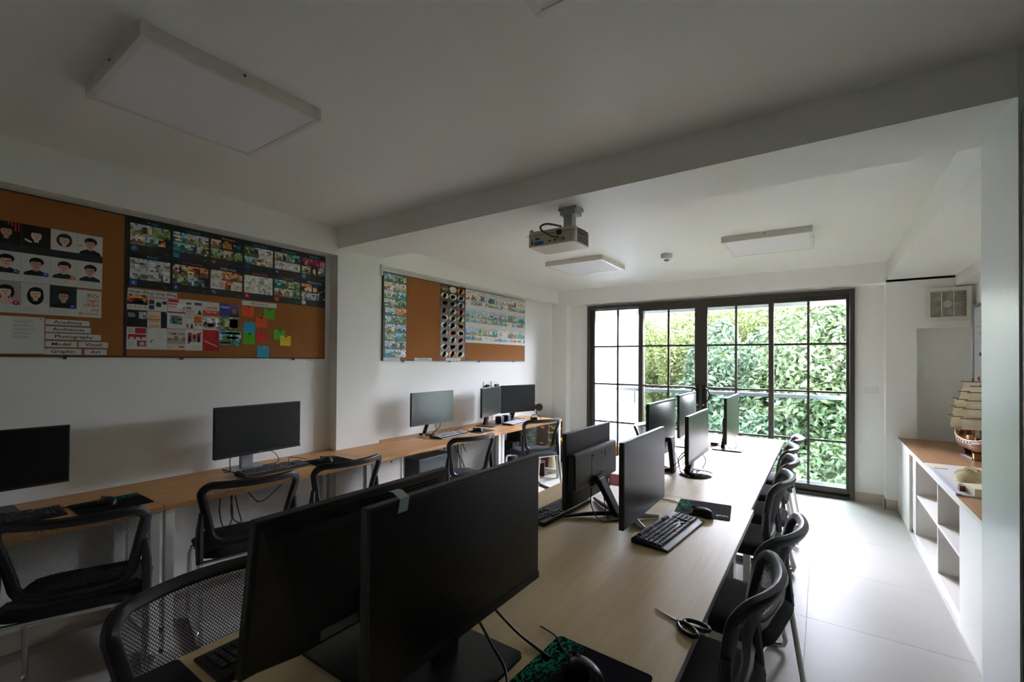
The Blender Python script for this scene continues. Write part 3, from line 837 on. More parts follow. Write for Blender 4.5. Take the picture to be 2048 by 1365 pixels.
TZ = .75
E90 = R(90)
monitor('large black monitor in the foreground with a strip of tape on top', (-.69, .842, TZ), -E90, .61, .11, .472, 'plate', chin=.022, off=(-.0, -.03))
monitor('dark rear of the vented monitor beside the foreground one', (-1.06, .77, TZ), E90, .59, .05, .415, 'plate', tilt=R(10), back='vented', off=(.0, -.06))
monitor('black monitor in the middle of the table behind the keyboard', (-.67, 2.08, TZ), -E90, .585, .05, .412, 'foot_y', chin=.014, off=(0, -.02))
monitor('thick backed grey monitor on a V shaped easel stand', (-.98, 2.09, TZ), E90, .515, .065, .415, 'foot_v', back='thick', off=(0, -.04))
monitor('monitor on an oval glossy base past the middle of the table', (-.67, 3.17, TZ), -E90, .59, .115, .412, 'round', chin=.02)
monitor('grey backed monitor with a curved rear behind the oval based one', (-.92, 3.145, TZ), E90, .62, .105, .478, 'foot_v', back='curved', off=(0, .04))
monitor('farthest monitor facing the aisle on a square base', (-.625, 4.25, TZ), -E90, .64, .085, .458, 'plate', off=(0, -.02))
monitor('curved backed monitor farthest away on the left table side', (-1.0, 4.19, TZ), E90, .6, .105, .467, 'plate', back='curved', off=(0, -.04))
monitor('black monitor cut by the left edge of the photo', (-3.1, .33, TZ), -E90, .56, .13, .413, 'plate', off=(0, -.12))
monitor('wide monitor with a silver stand on the left desk', (-3.05, 1.515, TZ), R(-86), .57, .13, .448, 'steel', chin=.016, logo='DELL', off=(-.02, -.15))
monitor('monitor on a slanted black stand just past the left pillar', (-3.1, 3.17, TZ), -E90, .57, .13, .44, 'foot_y', chin=.014, off=(0, -.07))
mw = monitor('monitor with a webcam turned toward the room on the far desk', (-3.115, 4.125, TZ), R(-76), .54, .115, .44, 'plate', off=(0, -.02))
monitor('monitor beside the microphone at the far end of the desks', (-3.125, 4.70, TZ), R(-106), .55, .1, .44, 'plate', off=(0, -.10))
wc = thing('webcam', 'small black webcam clipped on the far monitor', 'webcam', (-3.152, 4.27, TZ + .44), R(-76))
MB().rbox(-.045, -.015, .004, .045, .01, .028, .008, ax='y').build('body', black_m, wc)
MB().box(-.02, -.02, 0, .02, .012, .004).build('clip', black_m, wc)
MB().lathe([(.009, 0), (.009, .004), (.006, .005)], 0, .01, 12, .016, 'y').build('lens', mat('lens_glass', '#1a2430', .1), wc, smooth=True)
tp = thing('tape_strip', 'pale blue strip of tape curling off the foreground monitor', 'tape', (-.69, .62, TZ + .472))
vs = []; 
pth = [(.0018, -.026), (.0018, -.012), (.001, .0012), (-.012, .0035), (-.028, .008), (-.044, .006)]
for i, (x, z) in enumerate(pth):
    vs += [(x, -.013 + i * .003, z), (x, .012 + i * .003, z)]
MB().add(vs, [(2 * i, 2 * i + 1, 2 * i + 3, 2 * i + 2) for i in range(5)]).build('strip', mat('tape_blue', '#9fb6bb', .4), tp, smooth=True)

# ------------------------------------------------------------------ keyboards, mice, pads
KEY = {}
def key_mesh(w_):
    k = round(w_, 4)
    if k not in KEY:
        a, b = w_ / 2 - .001, .0085
        m = MB(); m.hexa([(-a, -b, 0), (a, -b, 0), (a, b, 0), (-a, b, 0), (-a + .002, -b + .0025, .007), (a - .002, -b + .0025, .007), (a - .002, b - .0015, .007), (-a + .002, b - .0015, .007)])
        me = bpy.data.meshes.new('key'); me.from_pydata(m.v, [], m.f); me.materials.append(mat('key_plastic', '#1b1b1d', .5)); KEY[k] = me
    return KEY[k]
def keyboard(label, loc, rz, single=False, cable=None, keym=None):
    """length along x (0.44), typist at -y"""
    t = thing('keyboard', label, 'keyboard', loc, rz, group='black keyboards')
    m = MB(); m.prism([(-.08, 0), (.075, 0), (.075, .022), (-.06, .012), (-.08, .008)], -.222, .222, 'x')
    m.build('case', black_m, t, bevel=.004)
    U = .019; rows = [(0.058, [1] + [0] + [1] * 4 + [0] * 0 + [1] * 4 + [0] * 0 + [1] * 4), (.034, [1] * 13 + [2]), (.015, [1.5] + [1] * 12 + [1.5]), (-.004, [1.75] + [1] * 11 + [2.25]), (-.023, [2.25] + [1] * 10 + [2.75]), (-.042, [1.25, 1.25, 1.25, 6.25, 1.25, 1.25, 1.25, 1.25])]
    keys = []
    for y, ws in rows:
        x = -.214
        for w_ in ws:
            if w_ > 0: keys.append((x + w_ * U / 2, y, w_ * U))
            x += (w_ if w_ > 0 else 1) * U
    for y in (.034, .015, .058):
        for i in range(3): keys.append((.068 + i * U + U / 2, y, U))
    for (i, y) in ((1, -.023), (0, -.042), (1, -.042), (2, -.042)): keys.append((.068 + i * U + U / 2, y, U))
    for y in (.034, .015, -.004, -.023, -.042):
        for i in range(4): keys.append((.133 + i * U + U / 2, y, U))
    jm = MB()
    for x, y, w_ in keys:
        z = .012 + (y + .06) / .135 * .010
        if single:
            o = bpy.data.objects.new('key', key_mesh(w_)); COL.objects.link(o); o.parent = t; o.location = (x, y, z)
        else:
            a, b = w_ / 2 - .001, .0085
            jm.hexa([(x - a, y - b, z), (x + a, y - b, z), (x + a, y + b, z), (x - a, y + b, z), (x - a + .002, y - b + .0025, z + .007), (x + a - .002, y - b + .0025, z + .007), (x + a - .002, y + b - .0015, z + .007), (x - a + .002, y + b - .0015, z + .007)])
    if not single: jm.build('keys', keym or mat('key_plastic', '#1b1b1d', .5), t)['kind'] = 'stuff'
    return t
def mouse(label, loc, rz, cable=None):
    t = thing('mouse', label, 'mouse', loc, rz, group='black computer mice')
    N, K = 10, 12; vs = []
    for j in range(N + 1):
        v = -1 + 2 * j / N; hw = .031 * (1 - abs(v) ** 3.2) ** .5 * (1 - .08 * (1 - v * v)); hh = .037 * (1 - abs(v) ** 2.4) ** .5 * (1 - .18 * v)
        for k in range(K):
            a = math.pi * k / (K - 1); vs.append((hw * math.cos(a), v * .06, hh * math.sin(a) ** .8 if 0 < k < K - 1 else 0))
    fs = [(j * K + k, j * K + k + 1, (j + 1) * K + k + 1, (j + 1) * K + k) for j in range(N) for k in range(K - 1)]
    fs += [(j * K + K - 1, j * K, (j + 1) * K, (j + 1) * K + K - 1) for j in range(N)]
    MB().add(vs, fs).build('shell', mat('mouse_plastic', '#141416', .32), t, smooth=True)
    MB().lathe([(.009, -.004), (.010, 0), (.009, .004)], 0, .032, 12, .024, 'x').build('scroll_wheel', grey_m, t, smooth=True)
    MB().box(-.0006, .012, .012, .0006, .056, .031).build('button_gap', blackm_m, t)
    if cable:
        m = MB(); m.tube(bez([(0, .058, .008)] + cable, 6), .002, 6); m.build('cable', cable_m, t)
    return t
def pad_mat(name, base, art, rot=0):
    m = bpy.data.materials.new(name); m.use_nodes = True
    n, l = m.node_tree.nodes, m.node_tree.links
    b = n['Principled BSDF']; b.inputs['Roughness'].default_value = .9; b.inputs['Specular IOR Level'].default_value = .08
    tc = n.new('ShaderNodeTexCoord')
    wv = n.new('ShaderNodeTexWave'); wv.inputs['Scale'].default_value = 14; wv.inputs['Distortion'].default_value = 14; wv.inputs['Detail'].default_value = 3; wv.inputs['Detail Scale'].default_value = 3
    ns = n.new('ShaderNodeTexNoise'); ns.inputs['Scale'].default_value = 9
    sx = n.new('ShaderNodeSeparateXYZ'); l.new(tc.outputs['Object'], sx.inputs[0])
    g = n.new('ShaderNodeMapRange'); g.inputs[1].default_value = .0; g.inputs[2].default_value = -.13; l.new(sx.outputs[0], g.inputs[0])
    mu = n.new('ShaderNodeMath'); mu.operation = 'MULTIPLY'; l.new(wv.outputs[0], mu.inputs[0]); l.new(g.outputs[0], mu.inputs[1])
    mu2 = n.new('ShaderNodeMath'); mu2.operation = 'MULTIPLY'; l.new(mu.outputs[0], mu2.inputs[0]); l.new(ns.outputs[0], mu2.inputs[1])
    r = n.new('ShaderNodeValToRGB'); r.color_ramp.elements[0].position = .16; r.color_ramp.elements[1].position = .34
    r.color_ramp.elements[0].color = lin(base); r.color_ramp.elements[1].color = lin(art)
    for a in (wv, ns): l.new(tc.outputs['Object'], a.inputs[0])
    l.new(mu2.outputs[0], r.inputs[0]); l.new(r.outputs[0], b.inputs['Base Color'])
    return m
PADG = pad_mat('pad_green_print', '#0c0e10', '#0f8a66')
PADR = pad_mat('pad_red_print', '#7c1616', '#d33a2c')
PADB = mat('pad_black', '#121315', .85)
def pad(label, x0, y0, x1, y1, m=PADG, rz=0, word=None):
    t = thing('mouse_pad', label, 'mouse pad', ((x0 + x1) / 2, (y0 + y1) / 2, TZ), rz, group='mouse pads')
    a, b = (x1 - x0) / 2, (y1 - y0) / 2
    MB().rbox(-a, -b, 0, a, b, .003, .012).build('pad_sheet', m, t)
    if word: text(t, word[0], word[1], word[2], .0034, word[3], mat('pad_white', '#b9bcbc', .6), 'z')
    return t
PZ = TZ + .003
# in front of the middle monitor
keyboard('black keyboard lying on the open maple table in front of a monitor', (-.552, 2.03, TZ), R(84), True)
pad('black mouse pad with green swirls beside the table keyboard', -.62, 2.315, -.37, 2.565, rz=R(7), word=('glide', .09, -.07, .03))
mouse('black mouse on the green swirl pad beside the table keyboard', (-.478, 2.335, PZ), R(66), [(-.0, .1, .003), (.06, .2, .001), (.02, .3, .001)])
# near right
pad('mouse pad with green print at the bottom edge of the photo', -.595, .80, -.335, 1.085, rz=R(-3))
mouse('black mouse on the pad at the bottom edge of the photo', (-.46, .985, PZ), R(60), [(.0, .1, .003), (.015, .16, .001), (.0, .22, .001)])
# near left behind the vented monitor
keyboard('keyboard half hidden behind the dark vented monitor', (-1.20, .70, TZ), R(-90))
pad('black mouse pad at the lower left corner of the table', -1.32, .20, -1.13, .46, PADB)
keyboard('keyboard in front of the thick backed grey monitor', (-1.09, 1.98, TZ), R(-93))
pad('red mouse pad on the far left side of the table', -1.18, 2.60, -.96, 2.84, PADR)
# wall desks
keyboard('keyboard on the left edge of the nearest desk', (-3.035, .355, TZ), R(90))
pad('black mouse pad with green print on the nearest desk', -3.13, .605, -2.86, .885, rz=0)
mouse('black mouse on the pad of the nearest desk', (-3.02, .735, PZ), R(100), [(-.05, .1, .002), (-.25, .1, .001), (-.33, .12, .001)])
keyboard('keyboard below the wide silver stand monitor', (-3.035, 1.60, TZ), R(92))
pad('mouse pad before the left pillar with a mouse on it', -3.12, 1.83, -2.87, 2.1)
mouse('black mouse on the pad before the left pillar', (-2.99, 1.95, PZ), R(100), [(-.04, .1, .002), (-.12, .14, .001), (-.2, .17, .001)])
keyboard('keyboard at the monitor just past the left pillar', (-3.03, 3.335, TZ), R(93), keym=mat('key_grey', '#3a3b3c', .5))
pad('plain black mouse pad right of the middle wall keyboard', -3.06, 3.60, -2.87, 3.87, PADB)
mouse('black mouse on the pad of the middle wall desk', (-2.98, 3.70, PZ), R(100))
keyboard('keyboard with pale key legends on the far wall desk', (-3.0, 4.47, TZ), R(95), keym=mat('key_pale', '#8f9094', .5))
mouse('black mouse beside the far wall keyboard', (-2.97, 4.82, TZ), R(95))

def cables(label, pts_list, name='cable_bundle', r=.0028):
    t = thing(name, label, 'cable', pts_list[0][0])
    o = Vector(pts_list[0][0])
    for p in pts_list:
        m = MB(); m.tube(bez([Vector(q) - o for q in p], 6), r, 6); m.build('cord', cable_m, t, smooth=True)
    return t
c0 = TZ + .0065
cables('cords hanging off the thick backed monitor to the table', [[(-.90, 2.12, TZ + .17), (-.87, 2.06, TZ + .08), (-.82, 2.0, c0), (-.76, 2.04, c0)], [(-.91, 2.0, TZ + .14), (-.90, 1.98, TZ + .06), (-.84, 1.97, c0), (-.74, 2.1, c0)]])
cables('cords behind the foreground monitor running to its mouse', [[(-.73, .87, TZ + .15), (-.68, .9, TZ + .05), (-.60, .86, TZ + .012), (-.52, .7, c0)], [(-.74, .95, TZ + .12), (-.67, .99, TZ + .04), (-.63, 1.01, c0), (-.56, .99, TZ + .006)]], r=.0035)
cables('looped cords at the oval based monitor', [[(-.72, 3.05, TZ + .16), (-.80, 3.03, TZ + .06), (-.82, 3.1, c0), (-.86, 3.2, c0)], [(-.72, 3.1, TZ + .18), (-.79, 3.12, TZ + .1), (-.80, 3.2, c0)], [(-.69, 3.3, TZ + .13), (-.66, 3.32, TZ + .07), (-.67, 3.27, TZ + .02)]])
cables('cord leaving the grey curved back monitor', [[(-.86, 3.38, TZ + .2), (-.80, 3.42, TZ + .15), (-.78, 3.45, TZ + .1), (-.84, 3.4, TZ + .08)], [(-.86, 3.3, TZ + .1), (-.82, 3.25, TZ + .03), (-.84, 3.2, c0)]])
cables('coiled cords at the foot of the farthest table monitor', [[(-.70, 4.2, TZ + .12), (-.66, 4.17, TZ + .04), (-.62, 4.2, c0), (-.6, 4.26, TZ + .04), (-.64, 4.25, TZ + .08)], [(-.72, 4.25, TZ + .02), (-.82, 4.3, c0), (-.86, 4.24, c0), (-.9, 4.33, c0)], [(-.72, 4.22, TZ + .03), (-.8, 4.22, c0), (-.88, 4.3, c0)]])
pb = thing('power_adapter', 'black power adapter brick on the far table half', 'adapter', (-.79, 4.37, TZ))
MB().rbox(-.03, -.05, 0, .03, .05, .03, .006).build('brick', black_m, pb)
cables('cords under the silver stand monitor', [[(-3.1, 1.42, TZ + .15), (-3.09, 1.35, TZ + .12), (-3.12, 1.36, TZ + .03), (-3.2, 1.36, c0)], [(-3.1, 1.55, TZ + .15), (-3.08, 1.62, TZ + .11), (-3.1, 1.66, TZ + .04), (-3.2, 1.6, c0)], [(-3.13, 1.75, c0), (-3.2, 1.8, TZ + .03), (-3.15, 1.9, c0)]])
cables('cords trailing behind the monitor past the left pillar', [[(-3.14, 3.2, TZ + .16), (-3.13, 3.24, TZ + .06), (-3.17, 3.2, c0)], [(-3.14, 3.3, TZ + .16), (-3.14, 3.3, TZ + .08), (-3.2, 3.25, c0), (-3.18, 3.5, c0), (-3.12, 3.6, TZ + .03), (-3.1, 3.7, c0)]])
cables('thin cord across the nearest wall desk', [[(-3.2, .2, TZ + .1), (-3.15, .35, TZ + .03), (-3.14, .5, c0), (-3.08, .62, TZ + .005)]])
cables('hank of black cords hanging under the second desk', [[(-3.3, 1.42, .7), (-3.28, 1.45, .45), (-3.27, 1.4, .36), (-3.26, 1.36, .5), (-3.3, 1.4, .7)], [(-3.3, 1.45, .7), (-3.26, 1.47, .5), (-3.27, 1.5, .38), (-3.28, 1.44, .45), (-3.3, 1.47, .7)], [(-3.3, 1.5, .68), (-3.25, 1.6, .5), (-3.28, 1.75, .55), (-3.32, 1.85, .6)]], r=.004)
cables('tangle of black cords hanging beside the far desk leg', [[(-3.2, 3.62, .72), (-3.2, 3.66, .5), (-3.22, 3.7, .3), (-3.2, 3.62, .2)], [(-3.2, 3.66, .7), (-3.16, 3.7, .55), (-3.2, 3.78, .5)], [(-3.22, 3.6, .6), (-3.2, 3.72, .4), (-3.22, 3.8, .25)], [(-3.25, 3.52, .7), (-3.27, 3.5, .5), (-3.28, 3.53, .3), (-3.3, 3.55, .1)]], r=.005)

# scissors
sc_ = thing('scissors', 'open steel scissors with black handles at the table edge', 'scissors', (-.345, 1.345, TZ), R(-20))
m = MB(); m.prism([(-.075, .006), (.0, -.003), (.012, .0), (.012, .007), (0, .006)], .001, .0035); m.build('blade', satin_m, sc_)
m = MB(); m.prism([(-.075, .002), (.0, .006), (.012, .009), (.012, .001), (0, -.002)], .0036, .006); m.build('blade', satin_m, sc_)
hm = mat('scissor_handle', '#14161c', .35)
for cx, cy, a in ((.052, .018, .25), (.048, -.02, -.35)):
    m = MB(); m.tube([(cx + .034 * math.cos(t) * math.cos(a) - .017 * math.sin(t) * math.sin(a), cy + .034 * math.cos(t) * math.sin(a) + .017 * math.sin(t) * math.cos(a), .008) for t in np.linspace(0, 2 * math.pi, 20, endpoint=False)], .006, 8, closed=True); m.build('handle', hm, sc_, smooth=True)
MB().lathe([(.004, .006), (.004, .0075)], .002, .002, 10).build('pivot', steel_m, sc_)
sm = thing('pencil_mark', 'faint pencil scribble on the far table half', 'mark', (-.36, 3.02, TZ))
m = MB()
for i in range(9): m.box(-.05 + i * .009, -.012 + (i % 3) * .006 - i * .002, 0, -.044 + i * .009 + .004, -.010 + (i % 3) * .006 - i * .002, .0004)
m.build('scribble', mat('pencil_grey', '#8d8a86', .8), sm)

# ------------------------------------------------------------------ low cabinet on the right
cb_ = thing('low_cabinet', 'long low white cabinet with oak top and sliding doors', 'cabinet', (.93, 4.3, 0))
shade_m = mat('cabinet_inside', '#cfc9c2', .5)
def cbx(name, m, x0, y0, z0, x1, y1, z1, p=None, bevel=0):    # world extents
    return MB().box(x0 - .93, y0 - 4.3, z0, x1 - .93, y1 - 4.3, z1).build(name, m, p or cb_, bevel=bevel)
top_m = mat('cabinet_oak_top', '#a87c52', .4, noise=(5, '#8a6240', .5, (5, .6, 5)))
cbx('worktop', top_m, .632, 2.69, .718, 1.19, 5.99, .74, bevel=.001)
cbx('top_edge_band', mat('edge_white', '#d9d6cf', .4), .63, 2.69, .717, .632, 5.99, .74)
cbx('plinth', white_m, .66, 2.69, 0, 1.19, 5.99, .03)
cbx('bottom_board', shade_m, .66, 2.69, .03, 1.19, 5.99, .048)
cbx('back_board', shade_m, 1.175, 2.69, .048, 1.19, 5.99, .718)
for y in (2.70, 3.42, 4.258, 5.09, 5.975):
    cbx('partition', white_m, .66, y - .009, .048, 1.175, y + .009, .70)
for a, b in ((2.71, 3.41), (3.43, 4.249), (4.267, 5.08), (5.1, 5.966)):
    cbx('shelf_board', white_m, .66, a, .366, 1.175, b, .384)
cbx('stile_board', shade_m, .653, 5.08, .048, .66, 5.29, .70)
tk = MB(); tk.box(.632 - .93, 2.69 - 4.3, .70, .66 - .93, 5.99 - 4.3, .7165); tk.build('upper_track', white_m, cb_)
tk = MB(); tk.box(.632 - .93, 2.69 - 4.3, 0, .66 - .93, 5.99 - 4.3, .012); tk.build('lower_track', mat('track_white', '#c6c5c2', .4), cb_)
d1 = cbx('sliding_door', white_m, .634, 5.275, .013, .652, 5.985, .699, bevel=.001)
d2_ = cbx('sliding_door', white_m, .634, 2.70, .013, .652, 3.51, .699, bevel=.001)
for y in (3.9, 4.9):
    MB().lathe([(.012, 0), (.012, .004)], 1.172 - .93 - .004, y - 4.3, 12, .15, 'x').build('cable_grommet', grey_m, cb_)

# whiteboard on the right wall
wb = thing('whiteboard', 'whiteboard on a grey aluminium frame leaning on the right wall', 'whiteboard', (1.165, 5.2, .74))
alu_m = mat('aluminium', '#9aa1a4', .4, metal=.5)
MB().box(.0, -.68, .03, .012, .68, 1.27).build('board_surface', mat('board_white', '#d9dfe2', .25), wb)
for nm, q in (('frame_bar', (-.008, .68, 0, .018, .71, 1.30)), ('frame_bar', (-.008, -.71, 0, .018, -.68, 1.30)), ('frame_bar', (-.008, -.68, 1.27, .018, .68, 1.30)), ('frame_bar', (-.008, -.68, 0, .018, .68, .03))):
    MB().box(*q).build(nm, alu_m, wb, bevel=.002)
def btext(body, y, z, size, c='#33373b', wide=1.0):
    me = text(wb, body, 0, 0, 0, size, mat('marker_' + c[1:], c, .6), 'x', wide)
    for v in me.data.vertices: v.co = (-.0006, y - v.co.y, z + v.co.z)
    return me
btext('PROGRAM', .36, 1.02, .055)
btext('Camp', .40, .95, .06, '#45494d')
MB().box(-.0006, -.1, 1.09, .0, .64, 1.093).build('ruled_line', mat('marker_33373b', '#33373b', .6), wb)
for y, z, c, nm in ((.47, .84, '#1b62b8', 'blue'), (.41, .76, '#e0b21a', 'yellow'), (.52, .62, '#c4224a', 'red')):
    t = thing('board_magnet', nm + ' round magnet on the whiteboard', 'magnet', (1.165, 5.2 + y, .74 + z))
    MB().lathe([(.018, -.001), (.018, -.008), (.014, -.010)], 0, 0, 16, 0, 'x').build('magnet_disc', mat('magnet_' + nm, c, .35), t, smooth=True)

# sailing ship model on the cabinet
sh = thing('ship_model', 'wooden model sailing ship with cream sails on the cabinet', 'model ship', (1.005, 5.08, .74), R(-84))
hullm = mat('ship_hull', '#a5673a', .45, noise=(12, '#7d4a26', .6, (.4, 4, 4))); darkw = mat('ship_dark_wood', '#4a2418', .5); sailm = mat('sail_cloth', '#ddd4b8', .8); redw = mat('ship_red_wood', '#6e2a1a', .5); yel = mat('ship_yellow', '#d9b676', .5)
# stand
m = MB(); m.box(-.12, -.05, 0, .12, .05, .018); m.build('stand_base', darkw, sh, bevel=.003)
m = MB(); m.hexa([(.115, -.045, .018), (.135, -.045, .006), (.135, .045, .006), (.115, .045, .018), (.1, -.04, .05), (.12, -.04, .052), (.12, .04, .052), (.1, .04, .05)]); m.build('name_plate', mat('brass_plate', '#caa045', .35, metal=.6), sh)
for x in (-.08, .08): MB().prism([(-.03, .018), (.03, .018), (.045, .09), (.02, .065), (-.02, .065), (-.045, .09)], x - .006, x + .006, 'x').build('cradle', redw, sh)
# hull, lofted along x (bow = +x)
st = [(-.27, .030, .20), (-.24, .045, .185), (-.15, .058, .155), (0, .062, .145), (.13, .055, .15), (.21, .034, .165), (.26, .004, .185)]
vs = []; K = 9
for x, b, zt in st:
    for k in range(K):
        a = math.pi * k / (K - 1); c = math.cos(a)
        keel = .062 + (.05 if x > .2 else 0) * ((x - .2) / .06 if x > .2 else 0)
        vs.append((x, b * (abs(c) ** .6) * (1 if c >= 0 else -1), zt - (zt - keel) * math.sin(a) ** .7))
fs = [(i * K + k, i * K + k + 1, (i + 1) * K + k + 1, (i + 1) * K + k) for i in range(len(st) - 1) for k in range(K - 1)]
fs += [(i * K + K - 1, i * K, (i + 1) * K, (i + 1) * K + K - 1) for i in range(len(st) - 1)] + [tuple(range(K))[::-1], tuple((len(st) - 1) * K + k for k in range(K))]
MB().add(vs, fs).build('hull', hullm, sh, smooth=True)
for s in (-1, 1):
    for nm, mm, dz, r_ in (('gunwale', yel, -.003, .006), ('wale', darkw, -.03, .004), ('gun_strip', yel, -.018, .005)):
        m = MB(); m.tube([(x, s * (b + .001), zt + dz) for x, b, zt in st], r_, 6); m.build(nm, mm, sh, smooth=True)
    for i in range(7):
        x = -.18 + i * .05; b = np.interp(x, [q[0] for q in st], [q[1] for q in st]); z = np.interp(x, [q[0] for q in st], [q[2] for q in st]) - .018
        MB().box(x - .006, s * b - .008, z - .006, x + .006, s * b + .008, z + .006).build('gun_port', darkw, sh)
MB().box(-.265, -.034, .19, -.17, .034, .235).build('stern_cabin', redw, sh, bevel=.003)
MB().box(-.06, -.03, .145, -.01, .03, .175).build('deck_house', yel, sh, bevel=.002)
MB().box(.06, -.02, .15, .1, .02, .172).build('hatch', redw, sh, bevel=.002)
m = MB(); m.tube([(-.1, .03, .16), (-.04, .045, .17), (.02, .02, .165), (.08, .045, .172)], .008, 6); m.build('deck_rope', mat('rope', '#b59a68', .9), sh, smooth=True)
m = MB(); m.tube([(.24, 0, .17), (.40, 0, .235)], [.007, .004], 8); m.build('bowsprit', redw, sh, smooth=True)
for mi, (mx, hgt, wid) in enumerate(((.13, .59, .125), (-.02, .62, .14), (-.17, .53, .105))):
    m = MB(); m.tube([(mx, 0, .12), (mx - .01, 0, hgt)], [.008, .004], 8); mst = m.build('mast', redw, sh, smooth=True)
    zs = [.235, .325, .40, .465, .53, .58][:5 if mi != 2 else 4]
    for i in range(len(zs) - 1 + (1 if mi < 2 else 0)):
        z0_ = zs[i]; z1_ = (zs + [hgt - .01])[i + 1]
        w0 = wid * (1 - .11 * i); w1 = wid * (1 - .11 * (i + 1))
        N = 8; vs = []
        for j in range(N + 1):
            v = j / N; ww = w0 + (w1 - w0) * v; bul = .035 * math.sin(math.pi * (.15 + .8 * v))
            for k in range(N + 1):
                u = 2 * k / N - 1; vs.append((mx + .01 + bul * (1 - .35 * u * u), u * ww, z0_ + .004 + (z1_ - z0_ - .008) * v))
        fs = [(j * (N + 1) + k, j * (N + 1) + k + 1, (j + 1) * (N + 1) + k + 1, (j + 1) * (N + 1) + k) for j in range(N) for k in range(N)]
        so = MB().add(vs, fs).build('sail', sailm, mst, smooth=True)
        sd_ = so.modifiers.new('thickness', 'SOLIDIFY'); sd_.thickness = .0012
        m = MB(); m.tube([(mx + .008, -w1 - .012, z1_), (mx + .008, w1 + .012, z1_)], .0038, 6); m.build('yard', darkw, mst, smooth=True)
    for s in (-1, 1):
        for dx in (-.03, 0, .03):
            m = MB(); m.tube([(mx + dx, s * .055, .15), (mx - .005, 0, hgt * .72)], .0011, 4); m.build('shroud', mat('rope', '#b59a68', .9), sh)
for a, b in (((.39, 0, .23), (.12, 0, .58)), ((.33, 0, .205), (.12, 0, .45)), ((.12, 0, .57), (-.03, 0, .6)), ((-.03, 0, .6), (-.18, 0, .52))):
    m = MB(); m.tube([a, b], .0011, 4); m.build('stay', mat('rope', '#b59a68', .9), sh)
MB().lathe([(.006, 0), (.006, .02)], -.02, 0, 8, .615).build('mast_top', redw, sh)

# architectural model beside the ship
am = thing('architecture_model', 'small architecture model with thatched roof and stick bridges on a grey board', 'scale model', (.83, 4.02, .74))
MB().box(-.195, -.44, 0, .25, .55, .008).build('model_board', mat('board_grey', '#c2c1be', .6), am, bevel=.001)
MB().box(-.198, -.44, .0, -.17, .30, .013).build('board_strip', mat('strip_lilac', '#c9c4d6', .4), am)
# thatch: a heap of straw fibres
def straw():
    m = MB(); r2 = random.Random(3)
    for i in range(900):
        a = r2.uniform(0, 2 * math.pi); t0 = r2.uniform(.0, .6); el = r2.uniform(.1, 1.3)
        rr = .105
        p0 = Vector((math.cos(a) * t0 * .06, math.sin(a) * t0 * .1, .05 + .03 * math.sin(el)))
        p1 = Vector((math.cos(a) * rr * math.cos(el) * .8, math.sin(a) * rr * math.cos(el) * 1.35, .012 + rr * .75 * math.sin(el)))
        d = (p1 - p0).normalized(); sd2 = d.cross(Vector((r2.uniform(-1, 1), r2.uniform(-1, 1), r2.uniform(-1, 1)))).normalized() * .0012
        m.add([p0 - sd2, p0 + sd2, p1 + sd2 * .3, p1 - sd2 * .3], [(0, 1, 2, 3)])
    return m
so = straw().build('straw_thatch', mat('straw', '#d8cb9f', .8), am, loc=(-.05, -.02, .008)); so['kind'] = 'stuff'
MB().lathe([(.1, 0), (.095, .03), (.07, .06), (.03, .075)], -.05, -.02, 16, .008, sx=.8, sy=1.25).build('thatch_mound', mat('straw_dark', '#c3b488', .9), am, smooth=True)
rdm = mat('model_roof_brown', '#6b2f22', .6)
MB().lathe([(.06, 0), (.012, .055), (.002, .09)], .17, -.05, 4, .10).build('pointed_roof', rdm, am)
for x, y in ((.14, -.08), (.2, -.08), (.14, -.02), (.2, -.02)): MB().box(x - .003, y - .003, .008, x + .003, y + .003, .102).build('stilt', darkw, am)
MB().box(.135, -.085, .05, .205, -.015, .054).build('platform', darkw, am)
for pts in ([(.02, .06, .03), (.08, .1, .05), (.15, .05, .045)], [(.03, -.12, .02), (.1, -.14, .035), (.2, -.1, .03)], [(.0, -.16, .015), (.06, -.2, .015), (.2, -.2, .02)], [(-.07, -.16, .012), (-.1, -.2, .012), (-.07, -.24, .012)], [(.04, .0, .05), (.12, -.02, .06), (.2, -.12, .05)], [(-.13, -.14, .012), (-.11, -.18, .012)], [(-.14, -.22, .012), (-.09, -.23, .012)]):
    m = MB(); m.tube(bez(pts, 4), .0028, 5); m.build('stick', mat('stick_brown', '#5a4038', .7), am)
MB().hexa([(-.12, -.44, .008), (.25, -.44, .008), (.25, -.26, .008), (-.15, -.30, .008), (-.12, -.44, .05), (.25, -.44, .06), (.25, -.26, .06), (-.15, -.30, .05)]).build('terrain_block', mat('balsa', '#d6c9ac', .7), am, bevel=.001)
MB().box(-.165, -.345, .008, -.14, -.30, .04).build('end_block', rdm, am, bevel=.001)
nt_ = thing('note_card', 'cream note card lying at the front edge of the cabinet top', 'card', (.690, 4.46, .748), R(4))
MB().box(-.038, -.085, 0, .036, .085, .0035).build('card_sheet', mat('cream_card', '#dccfae', .6), nt_)
MB().box(.0362, -.085, 0, .0375, .085, .0036).build('card_spine', mat('card_red', '#a8453c', .6), nt_)
for i in range(5): MB().box(-.028 + i * .012, -.06, .0035, -.025 + i * .012, .06, .0037).build('printed_line', mat('card_ink', '#a89c80', .7), nt_)
tb = thing('paper_roll', 'grey paper roll with a green end beside the ship', 'paper roll', (1.06, 4.71, .855))
MB().lathe([(.022, -.1), (.022, .1)], 0, 0, 20, 0, 'y').build('roll', mat('roll_grey', '#a9a8ae', .6), tb, smooth=True)
MB().lathe([(.0225, .1), (.0225, .112), (.018, .114)], 0, 0, 20, 0, 'y').build('end_cap', mat('roll_green', '#2f8a66', .5), tb, smooth=True)
tbs = thing('storage_box', 'dark red box under the paper roll beside the ship', 'box', (1.07, 4.71, .74))
